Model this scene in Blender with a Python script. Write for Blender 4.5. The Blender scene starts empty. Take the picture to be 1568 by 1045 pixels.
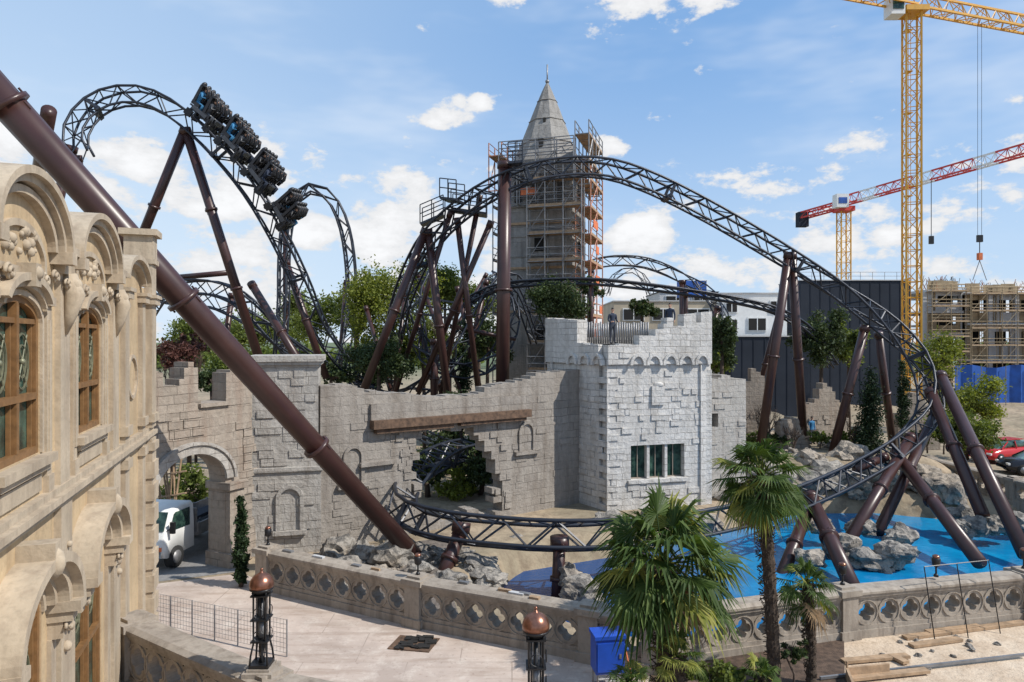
import bpy, math, random
import numpy as np
from mathutils import Vector as V, Matrix, noise
random.seed(7); np.random.seed(7)
rnd=random.random
def ru(a,b): return a+(b-a)*rnd()
F=1045.0; CH=8.0
# survey helper: bearing / elevation readings (in sighting units) and a real distance -> world metres
def S(px,py,d): return V(((px-784)/F*d, d, CH+(522.5-py)/F*d))
def G(px,d,z=0.0): return V(((px-784)/F*d, d, z))
Z=V((0,0,1))
scene=bpy.context.scene

# ---------------------------------------------------------------- materials
class NT:
    def __init__(s,name):
        s.m=bpy.data.materials.new(name); s.m.use_nodes=True
        s.t=s.m.node_tree; s.n=s.t.nodes; s.l=s.t.links
        s.b=s.n['Principled BSDF']; s.out=s.n['Material Output']
    def node(s,typ,**kw):
        n=s.n.new(typ)
        for k,v in kw.items(): setattr(n,k,v)
        return n
    def link(s,a,b): s.l.new(a,b)
    def noise(s,scale,vec=None,detail=5,rough=.6):
        n=s.node('ShaderNodeTexNoise'); n.inputs['Scale'].default_value=scale
        n.inputs['Detail'].default_value=detail; n.inputs['Roughness'].default_value=rough
        if vec is None: vec=s.pos()
        s.link(vec,n.inputs['Vector']); return n.outputs['Fac']
    def pos(s):
        if not hasattr(s,'_p'): s._p=s.node('ShaderNodeNewGeometry')
        return s._p.outputs['Position']
    def scaled(s,vec,sc):
        n=s.node('ShaderNodeVectorMath',operation='MULTIPLY'); s.link(vec,n.inputs[0]); n.inputs[1].default_value=sc
        return n.outputs[0]
    def ramp(s,fac,stops):
        n=s.node('ShaderNodeValToRGB'); e=n.color_ramp.elements
        while len(e)<len(stops): e.new(.5)
        for i,(p,c) in enumerate(stops):
            e[i].position=p; e[i].color=(c,c,c,1) if isinstance(c,(int,float)) else (*c,1)
        s.link(fac,n.inputs[0]); return n.outputs[0]
    def mix(s,fac,a,b,mode='MIX'):
        n=s.node('ShaderNodeMix',data_type='RGBA',blend_type=mode)
        for sock,v in ((0,fac),(6,a),(7,b)):
            if isinstance(v,(int,float)): n.inputs[sock].default_value=v
            elif isinstance(v,tuple): n.inputs[sock].default_value=(*v,1)
            else: s.link(v,n.inputs[sock])
        return n.outputs[2]
    def bump(s,h,st=.4,dist=.02,prev=None):
        n=s.node('ShaderNodeBump'); n.inputs['Strength'].default_value=st; n.inputs['Distance'].default_value=dist
        s.link(h,n.inputs['Height'])
        if prev is not None: s.link(prev,n.inputs['Normal'])
        return n.outputs[0]
    def fin(s,col=None,rough=.8,nrm=None,metal=0,spec=None):
        if col is not None:
            if isinstance(col,tuple): s.b.inputs['Base Color'].default_value=(*col,1)
            else: s.link(col,s.b.inputs['Base Color'])
        if isinstance(rough,(int,float)): s.b.inputs['Roughness'].default_value=rough
        else: s.link(rough,s.b.inputs['Roughness'])
        s.b.inputs['Metallic'].default_value=metal
        if spec is not None: s.b.inputs['Specular IOR Level'].default_value=spec
        if nrm is not None: s.link(nrm,s.b.inputs['Normal'])
        return s.m
def plain(name,col,rough=.6,metal=0,var=.25,scale=3,bump=0,spec=None):
    t=NT(name); n=t.noise(scale,detail=3)
    c=t.mix(t.ramp(n,[(.3,0.0),(.7,1.0)]),tuple(x*(1-var) for x in col),tuple(min(1,x*(1+var)) for x in col))
    nr=t.bump(t.noise(scale*6,detail=3),bump,.02) if bump else None
    return t.fin(c,rough,nr,metal,spec)
def stone(name,c1,c2,mort,bw=.62,bh=.31,dirt=(.16,.13,.10),dirtamt=.5,bst=.6,mortsize=.012,patch=.75):
    t=NT(name); uv=t.node('ShaderNodeUVMap').outputs[0]
    nz=t.node('ShaderNodeTexNoise'); nz.inputs['Scale'].default_value=1.3; t.link(uv,nz.inputs['Vector'])
    w=t.node('ShaderNodeVectorMath',operation='MULTIPLY_ADD'); t.link(nz.outputs['Color'],w.inputs[0]); w.inputs[1].default_value=(.14,.12,0); t.link(uv,w.inputs[2])
    b=t.node('ShaderNodeTexBrick'); b.offset=.43; b.squash=1.35; b.squash_frequency=3
    t.link(w.outputs[0],b.inputs['Vector'])
    b.inputs['Scale'].default_value=1; b.inputs['Brick Width'].default_value=bw; b.inputs['Row Height'].default_value=bh
    b.inputs['Mortar Size'].default_value=mortsize; b.inputs['Mortar Smooth'].default_value=.25; b.inputs['Bias'].default_value=.1
    b.inputs['Color1'].default_value=(*c1,1); b.inputs['Color2'].default_value=(*c2,1); b.inputs['Mortar'].default_value=(*mort,1)
    n1=t.noise(.55,detail=5,rough=.65); n2=t.noise(5,detail=4,rough=.7)
    st=t.noise(1.0,t.scaled(t.pos(),(2.2,2.2,.35)),detail=5)
    c=t.mix(t.ramp(n1,[(.44,0.0),(.55,patch)]),b.outputs['Color'],tuple((x+y)/2 for x,y in zip(c1,c2)))
    c=t.mix(t.ramp(st,[(.46,0.0),(.72,dirtamt)]),c,dirt)
    c=t.mix(t.ramp(n2,[(.35,.45),(.6,0.0)]),c,tuple(x*.5 for x in c1))
    nb=t.bump(b.outputs['Fac'],bst,.03)
    inv=t.node('ShaderNodeMath',operation='SUBTRACT'); inv.inputs[0].default_value=1; t.link(b.outputs['Fac'],inv.inputs[1])
    t.link(inv.outputs[0],nb.node.inputs['Height'])
    nb=t.bump(n2,.8,.06,nb); nb=t.bump(t.noise(22,detail=2),.35,.012,nb)
    return t.fin(c,.92,nb)
def stucco(name,c,dark,amt=.5):
    t=NT(name); n=t.noise(.9,detail=5,rough=.65); st=t.noise(1.4,t.scaled(t.pos(),(3,3,.4)),detail=5); f=t.noise(14,detail=3)
    k=t.mix(t.ramp(n,[(.35,0.0),(.7,1.0)]),tuple(x*.72 for x in c),c)
    k=t.mix(t.ramp(st,[(.46,0.0),(.74,amt)]),k,dark)
    k=t.mix(t.ramp(f,[(.3,.4),(.5,0.0)]),k,tuple(x*.55 for x in c))
    nb=t.bump(f,.4,.014); nb=t.bump(t.noise(3,detail=3),.35,.05,nb)
    return t.fin(k,.88,nb)
def leafmat(name,c1,c2,trans=.35):
    t=NT(name); g=t.node('ShaderNodeNewGeometry')
    n=t.noise(.9,detail=1)
    c=t.mix(g.outputs['Random Per Island'],c1,c2)
    c=t.mix(t.ramp(n,[(.35,.5),(.65,0.0)]),c,tuple(x*.4 for x in c1))
    t.fin(c,.6,spec=.3)
    tr=t.node('ShaderNodeBsdfTranslucent'); t.link(t.mix(1.0,c,(1.0,1.0,.45),'MULTIPLY'),tr.inputs[0])
    ms=t.node('ShaderNodeMixShader'); ms.inputs[0].default_value=trans
    t.link(t.b.outputs[0],ms.inputs[1]); t.link(tr.outputs[0],ms.inputs[2]); t.link(ms.outputs[0],t.out.inputs[0])
    return t.m

M={}
M['castle']=stone('castle_white_stone',(.68,.655,.62),(.54,.52,.49),(.20,.18,.16),.55,.30,dirt=(.26,.225,.18),dirtamt=.45,mortsize=.013,patch=.8)
M['wall']=stone('ruin_wall_stone',(.345,.31,.27),(.27,.24,.21),(.14,.12,.10),.75,.37,dirt=(.13,.10,.075),dirtamt=.65,patch=.95)
M['wallw']=stone('ruin_wall_warm_stone',(.39,.33,.27),(.29,.245,.20),(.14,.115,.09),.6,.3,dirt=(.20,.12,.08),dirtamt=.62,patch=.9)
M['towerst']=stone('gate_tower_stone',(.48,.45,.41),(.39,.365,.33),(.17,.15,.13),.6,.32,dirt=(.19,.15,.12),dirtamt=.55,patch=.85)
M['conc']=stone('tower_concrete',(.34,.325,.30),(.25,.235,.22),(.13,.12,.11),1.6,1.1,dirt=(.10,.09,.08),dirtamt=.65)
M['stucco']=stucco('cream_stucco',(.56,.42,.255),(.27,.175,.10),.55)
M['trim']=stucco('pale_stone_trim',(.50,.41,.30),(.21,.155,.11),.65)
M['bal']=stucco('balustrade_stone',(.38,.325,.265),(.13,.10,.075),.78)
M['wood']=plain('old_wood',(.11,.065,.04),.8,var=.5,scale=5,bump=.5)
M['plank']=plain('raw_plank',(.34,.23,.14),.8,var=.3,scale=4,bump=.3)
M['frame']=plain('window_oak',(.20,.105,.042),.45,var=.25,scale=8)
M['iron']=plain('gilded_ironwork',(.20,.20,.13),.5,.4)
t=NT('maroon_painted_steel'); n=t.noise(1.5,detail=4); M['brown']=t.fin(t.mix(t.ramp(n,[(.3,0.0),(.75,1.0)]),(.040,.017,.015),(.062,.027,.023)),.36,t.bump(t.noise(30,detail=2),.06,.005))
t=NT('slate_track_steel'); n=t.noise(2,detail=3); M['track']=t.fin(t.mix(n,(.014,.017,.026),(.032,.037,.05)),.4,None,.2)
M['black']=plain('black_metal',(.018,.018,.02),.4,.3)
M['seat']=plain('black_seat',(.014,.014,.017),.45)
M['seatg']=plain('grey_shell',(.05,.055,.065),.4)
M['copper']=plain('aged_copper',(.26,.12,.08),.3,.8,var=.3,scale=12)
M['yellow']=plain('crane_yellow',(.62,.32,.03),.5,var=.12)
M['red']=plain('crane_red',(.55,.05,.04),.5,var=.1)
M['white']=plain('white_paint',(.72,.72,.70),.4,var=.06)
M['lgrey']=plain('light_cladding',(.48,.48,.48),.7,var=.1,scale=.4)
M['dgrey']=plain('dark_cladding',(.028,.034,.046),.85,var=.12,scale=.3,spec=.15)
M['galv']=plain('galvanised_steel',(.24,.24,.245),.5,.5)
M['scaf']=plain('rusty_scaffold_pole',(.42,.19,.12),.7,var=.4)
M['form']=plain('timber_formwork',(.34,.26,.16),.85,var=.35,scale=.7)
M['orange']=plain('orange_net',(.60,.16,.06),.8)
M['carred']=plain('red_car_paint',(.45,.02,.02),.22,.1,var=.05)
M['carblk']=plain('black_car_paint',(.02,.02,.025),.2,.2,var=.05)
M['tyre']=plain('rubber',(.02,.02,.02),.9)
M['bluebox']=plain('blue_plastic',(.012,.07,.42),.4,var=.15)
M['bluefence']=plain('blue_tarpaulin',(.01,.075,.32),.6,var=.35,scale=.8,bump=.4)
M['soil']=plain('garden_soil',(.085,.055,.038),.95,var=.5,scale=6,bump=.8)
M['gravel']=plain('shade_dark_gravel',(.15,.125,.105),.95,var=.5,scale=5,bump=.9)  # gravel colour darkened to carry the shade behind the left balustrade
M['beige']=plain('beige_render',(.42,.36,.27),.8,var=.15,scale=.4)
M['skin']=plain('skin',(.50,.30,.21),.6,var=.06)
M['hair']=plain('dark_hair',(.03,.02,.015),.7)
M['navy']=plain('navy_cloth',(.025,.035,.06),.9)
M['jeans']=plain('jeans_cloth',(.04,.045,.06),.9)
M['teal']=plain('rider_blue_cloth',(.03,.16,.32),.8)
t=NT('window_glass'); M['glass']=t.fin(t.mix(t.ramp(t.noise(2.5,detail=3),[(.4,0.0),(.65,1.0)]),(.012,.03,.026),(.06,.12,.09)),.07,t.bump(t.noise(1.2,detail=2),.2,.05),0,.45)
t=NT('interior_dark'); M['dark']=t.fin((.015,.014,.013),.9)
t=NT('plaza_paving'); uv=t.node('ShaderNodeUVMap').outputs[0]; b=t.node('ShaderNodeTexBrick'); t.link(uv,b.inputs[0])
b.inputs['Scale'].default_value=1;b.inputs['Brick Width'].default_value=2.6;b.inputs['Row Height'].default_value=1.7;b.inputs['Mortar Size'].default_value=.014
b.inputs['Color1'].default_value=(.55,.45,.38,1);b.inputs['Color2'].default_value=(.47,.39,.335,1);b.inputs['Mortar'].default_value=(.30,.24,.2,1)
n=t.noise(.5,detail=6,rough=.65); c=t.mix(t.ramp(n,[(.38,0.0),(.62,.9)]),b.outputs['Color'],(.40,.325,.275))
c=t.mix(t.ramp(t.noise(2.2,detail=6,rough=.75),[(.50,0.0),(.64,.6)]),c,(.60,.53,.46))
c=t.mix(t.ramp(t.noise(9,detail=4),[(.58,0.0),(.72,.6)]),c,(.25,.18,.14))
c=t.mix(t.ramp(t.noise(1.1,t.scaled(t.pos(),(.5,3,1)),detail=5),[(.50,0.0),(.66,.55)]),c,(.30,.22,.17))
M['paving']=t.fin(c,t.ramp(n,[(.3,.9),(.7,.5)]),t.bump(t.noise(18,detail=2),.25,.01))
t=NT('sand'); n=t.noise(.8,detail=6,rough=.7); c=t.mix(t.ramp(n,[(.35,0.0),(.65,1.0)]),(.60,.49,.37),(.44,.33,.23))
c=t.mix(t.ramp(t.noise(6,detail=5),[(.52,0.0),(.68,.6)]),c,(.32,.235,.16)); nb=t.bump(n,.8,.15); M['sand']=t.fin(c,.95,t.bump(t.noise(14,detail=3),.6,.03,nb))
t=NT('terrain_earth'); n=t.noise(.18,detail=5,rough=.65); n2=t.noise(1.6,detail=5,rough=.7)
c=t.mix(t.ramp(n,[(.42,0.0),(.58,1.0)]),(.38,.295,.20),(.26,.215,.145)); c=t.mix(t.ramp(n2,[(.42,0.0),(.66,.8)]),c,(.16,.12,.08))
far=t.node('ShaderNodeSeparateXYZ'); t.link(t.pos(),far.inputs[0]); mr=t.node('ShaderNodeMapRange'); mr.inputs[1].default_value=110; mr.inputs[2].default_value=220; t.link(far.outputs[1],mr.inputs[0])
c=t.mix(mr.outputs[0],c,(.10,.13,.06)); nb=t.bump(n2,.7,.1); M['terrain']=t.fin(c,.95,t.bump(t.noise(9,detail=3),.5,.03,nb))
t=NT('rock'); n=t.noise(.9,detail=5,rough=.7); c=t.mix(t.ramp(n,[(.35,0.0),(.65,1.0)]),(.18,.165,.15),(.43,.39,.335))
c=t.mix(t.ramp(t.noise(.35,detail=3),[(.5,0.0),(.62,.5)]),c,(.44,.35,.255)); c=t.mix(t.ramp(t.noise(4,detail=5),[(.4,.7),(.52,0.0)]),c,(.055,.053,.05))
M['rock']=t.fin(c,.9,t.bump(t.noise(3,detail=6,rough=.7),1.0,.18))
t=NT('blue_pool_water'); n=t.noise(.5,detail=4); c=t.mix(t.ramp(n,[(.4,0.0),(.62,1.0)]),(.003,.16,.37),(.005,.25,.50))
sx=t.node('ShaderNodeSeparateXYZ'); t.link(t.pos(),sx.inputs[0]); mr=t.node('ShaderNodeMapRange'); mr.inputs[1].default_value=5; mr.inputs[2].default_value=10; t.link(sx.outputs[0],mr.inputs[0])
c=t.mix(mr.outputs[0],(.002,.05,.17),c)  # left end of the pool painted darker in place of shade on it
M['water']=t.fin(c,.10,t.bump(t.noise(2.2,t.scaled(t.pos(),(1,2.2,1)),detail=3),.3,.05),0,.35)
t=NT('cobbles'); M['cobble']=t.fin(t.mix(t.noise(3,detail=6),(.12,.115,.11),(.32,.31,.30)),.8,t.bump(t.noise(6,detail=3),.8,.04))
M['leaf_olive']=leafmat('olive_green_leaves',(.11,.15,.035),(.25,.30,.075),.45)
M['leaf_dark']=leafmat('dark_pine_leaves',(.038,.062,.024),(.095,.13,.045),.28)
M['leaf_cyp']=leafmat('cypress_leaves',(.014,.032,.012),(.04,.07,.022),.15)
M['leaf_yel']=leafmat('yellow_green_leaves',(.16,.20,.03),(.33,.36,.07),.42)
M['leaf_red']=leafmat('reddish_twigs',(.09,.035,.03),(.16,.07,.05),.15)
M['palm']=leafmat('palm_leaf_green',(.045,.09,.018),(.12,.175,.04),.35)
M['palmy']=leafmat('palm_leaf_yellow',(.22,.25,.045),(.38,.36,.09),.35)
M['palmb']=plain('palm_dead_leaf',(.26,.17,.09),.9)
M['bark']=plain('bark',(.085,.06,.045),.95,var=.5,scale=6,bump=.8)
M['fibre']=plain('palm_fibre',(.075,.052,.036),.95,var=.6,scale=14,bump=1.0)

# ---------------------------------------------------------------- mesh builder
class MB:
    def __init__(s): s.v=[];s.f=[];s.mi=[];s.sm=[];s.mats=[];s.cur=0;s.X=None
    def mat(s,k):
        m=M[k]
        if m not in s.mats: s.mats.append(m)
        s.cur=s.mats.index(m); return s
    def add(s,vs,fs,smooth=False):
        o=len(s.v)
        if s.X is not None: vs=[s.X@V(p) for p in vs]
        s.v.extend([(p[0],p[1],p[2]) for p in vs])
        for f in fs: s.f.append([i+o for i in f]); s.mi.append(s.cur); s.sm.append(smooth)
    def hexa(s,c,a,b,d):
        c,a,b,d=V(c),V(a),V(b),V(d)
        vs=[c-a-b-d,c+a-b-d,c+a+b-d,c-a+b-d,c-a-b+d,c+a-b+d,c+a+b+d,c-a+b+d]
        s.add(vs,[(0,3,2,1),(4,5,6,7),(0,1,5,4),(1,2,6,5),(2,3,7,6),(3,0,4,7)])
    def box(s,x0,x1,y0,y1,z0,z1): s.hexa(((x0+x1)/2,(y0+y1)/2,(z0+z1)/2),((x1-x0)/2,0,0),(0,(y1-y0)/2,0),(0,0,(z1-z0)/2))
    def fbox(s,f,s0,s1,n0,n1,z0,z1):
        s.hexa(f.P((s0+s1)/2,(n0+n1)/2,(z0+z1)/2),f.u*((s1-s0)/2),f.n*((n1-n0)/2),Z*((z1-z0)/2))
    def beam(s,a,b,w,h,up=Z):
        a,b=V(a),V(b); t=(b-a); L=t.length; t=t/L; sd=t.cross(up)
        if sd.length<1e-4: sd=t.cross(V((1,0,0)))
        sd.normalize(); u=sd.cross(t); s.hexa((a+b)/2,t*(L/2),sd*(w/2),u*(h/2))
    def tube(s,pts,rad,n=8,cap=True,smooth=True):
        pts=[V(p) for p in pts]; N=len(pts)
        if isinstance(rad,(int,float)): rad=[rad]*N
        vs=[];prev=None
        for i,p in enumerate(pts):
            t=(pts[min(i+1,N-1)]-pts[max(i-1,0)])
            if t.length<1e-7: t=V((0,0,1))
            t.normalize()
            if prev is None: sd=t.cross(Z if abs(t.z)<.95 else V((1,0,0)))
            else: sd=prev-t*prev.dot(t)
            sd.normalize(); prev=sd; u=t.cross(sd)
            for k in range(n):
                a=2*math.pi*k/n; vs.append(p+(sd*math.cos(a)+u*math.sin(a))*rad[i])
        fs=[]
        for i in range(N-1):
            for k in range(n):
                k2=(k+1)%n; fs.append((i*n+k,i*n+k2,(i+1)*n+k2,(i+1)*n+k))
        if cap: fs.append(tuple(range(n-1,-1,-1))); fs.append(tuple((N-1)*n+k for k in range(n)))
        s.add(vs,fs,smooth)
    def rod(s,a,b,r,n=4): s.tube([a,b],r,n,True,n>5)
    def ball(s,c,r,seg=10,rings=7,sc=(1,1,1)):
        c=V(c);vs=[];fs=[]
        for i in range(rings+1):
            th=math.pi*i/rings
            for k in range(seg):
                a=2*math.pi*k/seg
                vs.append(c+V((r*sc[0]*math.sin(th)*math.cos(a),r*sc[1]*math.sin(th)*math.sin(a),r*sc[2]*math.cos(th))))
        for i in range(rings):
            for k in range(seg):
                k2=(k+1)%seg; fs.append((i*seg+k,(i+1)*seg+k,(i+1)*seg+k2,i*seg+k2))
        s.add(vs,fs,True)
    def arcband(s,f,sc,zc,hw,rise,th,n0,n1,a0=0,a1=math.pi,N=20):
        vs=[]
        for i in range(N+1):
            a=a0+(a1-a0)*i/N; c,q=math.cos(a),math.sin(a)
            for (k,nn) in ((0,n0),(th,n0),(th,n1),(0,n1)):
                vs.append(f.P(sc+(hw+k)*c,nn,zc+(rise+k)*q))
        fs=[]
        for i in range(N):
            for k in range(4):
                k2=(k+1)%4; fs.append((i*4+k,i*4+k2,(i+1)*4+k2,(i+1)*4+k))
        fs+= [(0,1,2,3),tuple(N*4+k for k in (3,2,1,0))]
        s.add(vs,fs)
    def archpanel(s,f,s0,s1,z0,z1,sc,hw,zb,zs,rise,n=0,depth=.3,N=14):
        P=f.P
        def q(a,b,c,d): s.add([a,b,c,d],[(0,1,2,3)])
        q(P(s0,n,z0),P(sc-hw,n,z0),P(sc-hw,n,z1),P(s0,n,z1)); q(P(sc+hw,n,z0),P(s1,n,z0),P(s1,n,z1),P(sc+hw,n,z1))
        if zb>z0: q(P(sc-hw,n,z0),P(sc+hw,n,z0),P(sc+hw,n,zb),P(sc-hw,n,zb)); q(P(sc-hw,n,zb),P(sc+hw,n,zb),P(sc+hw,n-depth,zb),P(sc-hw,n-depth,zb))
        pts=[(sc-hw*math.cos(math.pi*i/N),zs+rise*math.sin(math.pi*i/N)) for i in range(N+1)]
        for (a,b) in zip(pts[:-1],pts[1:]):
            q(P(a[0],n,a[1]),P(b[0],n,b[1]),P(b[0],n,z1),P(a[0],n,z1)); q(P(a[0],n,a[1]),P(b[0],n,b[1]),P(b[0],n-depth,b[1]),P(a[0],n-depth,a[1]))
        for sx in (sc-hw,sc+hw): q(P(sx,n,zb),P(sx,n,zs),P(sx,n-depth,zs),P(sx,n-depth,zb))
    def obj(s,name,parent=None):
        me=bpy.data.meshes.new(name); me.from_pydata(s.v,[],s.f)
        for m in s.mats: me.materials.append(m)
        me.polygons.foreach_set('material_index',s.mi); me.polygons.foreach_set('use_smooth',s.sm); me.update()
        nl=len(me.loops); nf=len(me.polygons)
        co=np.array(s.v,dtype=np.float64) if s.v else np.zeros((0,3))
        lv=np.zeros(nl,dtype=np.int32); me.loops.foreach_get('vertex_index',lv)
        nr=np.zeros(nf*3); me.polygons.foreach_get('normal',nr); nr=nr.reshape(-1,3)
        lt=np.zeros(nf,dtype=np.int32); me.polygons.foreach_get('loop_total',lt)
        ln=np.repeat(nr,lt,axis=0); p=co[lv]
        hor=np.abs(ln[:,2])>.7
        tx=-ln[:,1].copy(); ty=ln[:,0].copy(); L=np.sqrt(tx*tx+ty*ty)+1e-9; tx/=L;ty/=L
        u=np.where(hor,p[:,0],p[:,0]*tx+p[:,1]*ty); w=np.where(hor,p[:,1],p[:,2])
        uvl=me.uv_layers.new(name='UVMap'); uvl.data.foreach_set('uv',np.stack([u,w],1).ravel())
        o=bpy.data.objects.new(name,me); scene.collection.objects.link(o)
        if parent: o.parent=parent
        return o
class Fr:
    def __init__(s,o,q=None,u=None):
        s.o=V((o[0],o[1],0)); 
        if q is not None: u=V((q[0]-o[0],q[1]-o[1],0)); s.L=u.length
        s.u=V((u[0],u[1],0)).normalized(); s.n=V((s.u.y,-s.u.x,0))
    def P(s,a,n,z): return s.o+s.u*a+s.n*n+Z*z
    def s(s_,px):
        r=(px-784)/F; return (r*s_.o.y-s_.o.x)/(s_.u.x-r*s_.u.y)
    def z(s_,px,py):
        d=s_.P(s_.s(px),0,0).y; return CH+(522.5-py)/F*d
def empty(name):
    e=bpy.data.objects.new(name,None); scene.collection.objects.link(e); return e

# ---------------------------------------------------------------- terrain
POND=np.array([(-1.2,23.0),(0.8,20.6),(3.6,19.0),(9,20.3),(15.5,22),(24,24),(24.6,33),(19,35.5),(14.5,35.5),(10.5,32.5),(4.5,28.5),(0.3,26.5)])
def sdist(px,py,poly):
    d=np.full(px.shape,1e9); ins=np.zeros(px.shape,bool); n=len(poly)
    for i in range(n):
        ax,ay=poly[i]; bx,by=poly[(i+1)%n]; ex,ey=bx-ax,by-ay
        t=np.clip(((px-ax)*ex+(py-ay)*ey)/(ex*ex+ey*ey),0,1)
        d=np.minimum(d,np.hypot(px-ax-t*ex,py-ay-t*ey))
        c=((ay>py)!=(by>py))&(px<(bx-ax)*(py-ay)/((by-ay) if by!=ay else 1e-9)+ax); ins^=c
    return np.where(ins,-d,d)
def sst(a,b,x):
    t=np.clip((x-a)/(b-a),0,1); return t*t*(3-2*t)
def hz(x,y):
    z=np.zeros(x.shape)
    z=z+1.5*sst(9,12,x)*sst(35.8,38,y)*(1-sst(23,26,x))*(1-sst(60,70,y))
    z=z+(np.sin(x*.9)*np.cos(y*.7)*.5+np.sin(x*.37+y*.51))*.3*sst(48,60,y)*sst(15,25,x)*(1-sst(100,130,y))
    p=sst(.6,-.6,sdist(x,y,POND)); return z*(1-p)-1.7*p
def axis(lo,hi,step,far):
    a=list(np.arange(lo,hi+.01,step)); s=step
    while a[-1]<far: s*=1.35; a.append(a[-1]+s)
    s=step
    while a[0]>-far: s*=1.35; a.insert(0,a[0]-s)
    return np.array(a)
xs=axis(-22,46,.5,3000); ys=axis(0,72,.5,3000); gx,gy=np.meshgrid(xs,ys); gz=hz(gx,gy)
tm=MB().mat('terrain'); nx,ny=len(xs),len(ys)
tm.v=[tuple(q) for q in np.stack([gx.ravel(),gy.ravel(),gz.ravel()],1)]
tm.f=[[j*nx+i,j*nx+i+1,(j+1)*nx+i+1,(j+1)*nx+i] for j in range(ny-1) for i in range(nx-1)]
tm.mi=[0]*len(tm.f); tm.sm=[True]*len(tm.f); tm.obj('ground')
def sheet(name,mat,pts,z):
    m=MB().mat(mat); m.add([(x,y,z) for x,y in pts],[tuple(range(len(pts)))]); return m.obj(name)
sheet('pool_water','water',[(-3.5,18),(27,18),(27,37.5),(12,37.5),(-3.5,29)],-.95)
sheet('plaza_pavement','paving',[(-14,2),(3.0,2),(2.6,14),(3.4,16.6),(2.0,17.35),(-2.66,19.4),(-7.7,22.2),(-9.3,23.5),(-14,21.5)],.004)
sheet('gate_road','cobble',[(-15,21.3),(-9.6,23.6),(-10.2,26),(-10.8,34),(-19,34)],.008)
sheet('shade_gravel_bed','gravel',[(-7.6,22.4),(-2.6,19.6),(-1.4,19.2),(-2.2,23),(-2.6,27.8),(-7.2,25.6)],.012)  # gravel toned dark, standing in for shade seen through the balustrade openings
sheet('sand_ground','sand',[(6.2,2),(40,2),(40,27),(14.8,19.8),(9,18.5),(7.9,16.2)],.004)
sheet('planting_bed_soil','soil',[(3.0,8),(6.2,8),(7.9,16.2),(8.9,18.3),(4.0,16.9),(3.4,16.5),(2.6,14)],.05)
# ---------------------------------------------------------------- balustrades
def balustrade(name,pts,z0=0.0,h=1.28,mat='bal',ped=5.2):
    m=MB().mat(mat); zz0=z0
    for si,(a,b) in enumerate(zip(pts[:-1],pts[1:])):
        z0=zz0+.003*(si%2)
        f=Fr(a,b); L=f.L; nP=max(1,round(L/ped)); 
        m.fbox(f,0,L,-.26,.26,z0-.4,z0+.22); m.fbox(f,0,L,-.22,.22,z0+.22,z0+.33)
        m.fbox(f,0,L,-.22,.22,z0+h-.27,z0+h-.18); m.fbox(f,0,L,-.27,.27,z0+h-.18,z0+h-.09)
        vs=[];
        for s_ in (0,L):
            for nn,zz in ((-.31,h-.09),(.31,h-.09),(.31,h-.03),(.2,h+.03),(-.2,h+.03),(-.31,h-.03)): vs.append(f.P(s_,nn,z0+zz))
        m.add(vs,[(0,1,7,6),(1,2,8,7),(2,3,9,8),(3,4,10,9),(4,5,11,10),(5,0,6,11),(0,5,4,3,2,1),(6,7,8,9,10,11)])
        for k in range(nP+1):
            if k==0 and si>0: continue
            s_=L*k/nP
            m.fbox(f,s_-.25,s_+.25,-.30,.30,z0-.4,z0+h-.1); m.fbox(f,s_-.33,s_+.33,-.36,.36,z0+h-.1,z0+h+.055); m.fbox(f,s_-.22,s_+.22,-.22,.22,z0+h+.055,z0+h+.12)
            m.fbox(f,s_-.32,s_+.32,-.35,.35,z0-.4,z0+.25)
        for k in range(nP):
            A=L*k/nP+.25; B=L*(k+1)/nP-.25; nu=max(1,round((B-A)/.66)); w=(B-A)/nu
            zb,zt=z0+.33,z0+h-.27; hh=(zt-zb)/2; zc=(zb+zt)/2
            for j in range(nu):
                sc=A+w*(j+.5); N=32; vs=[]
                for side in (.19,-.19):
                    for q in range(N):
                        a_=2*math.pi*q/N+.0001; ph=((a_+math.pi/4)%(math.pi/2))-math.pi/4
                        r=(.115*math.cos(ph)+math.sqrt(.0121-.01322*math.sin(ph)**2))*hh/.30
                        ca,sa=math.cos(a_),math.sin(a_)
                        R=min(w/2/abs(ca) if abs(ca)>1e-6 else 1e9,hh/abs(sa) if abs(sa)>1e-6 else 1e9)
                        R=max(R,r+.01)
                        vs.append(f.P(sc+R*ca,side,zc+R*sa)); vs.append(f.P(sc+r*ca,side,zc+r*sa))
                        vs.append(f.P(sc+(r+.0)*ca,side,zc+(r)*sa))
                fs=[]
                for q in range(N):
                    q2=(q+1)%N
                    fs.append((3*q,3*q2,3*q2+1,3*q+1)); o=3*N
                    fs.append((o+3*q,o+3*q+1,o+3*q2+1,o+3*q2)); fs.append((3*q+2,3*q2+2,o+3*q2+2,o+3*q+2))
                m.add(vs,fs)
                m.arcband(f,sc,zc,hh*.93,hh*.93,.03,.19,.22,0,2*math.pi,20)
    return m.obj(name)
balustrade('stone_balustrade',[(-7.9,22.1),(-2.66,19.3),(1.99,17.2),(3.45,16.6)])
balustrade('stone_balustrade',[(3.95,17.0),(8.96,18.5),(14.85,19.8),(24,21.8)])
balustrade('stone_balustrade',[(24.4,40),(24.9,33.8),(26,27)],z0=-.1)
balustrade('stone_balustrade',[(-8.0,14.4),(-4.35,12.0),(.36,10.3),(2.2,9.6)],z0=.75,h=1.35)
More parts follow.
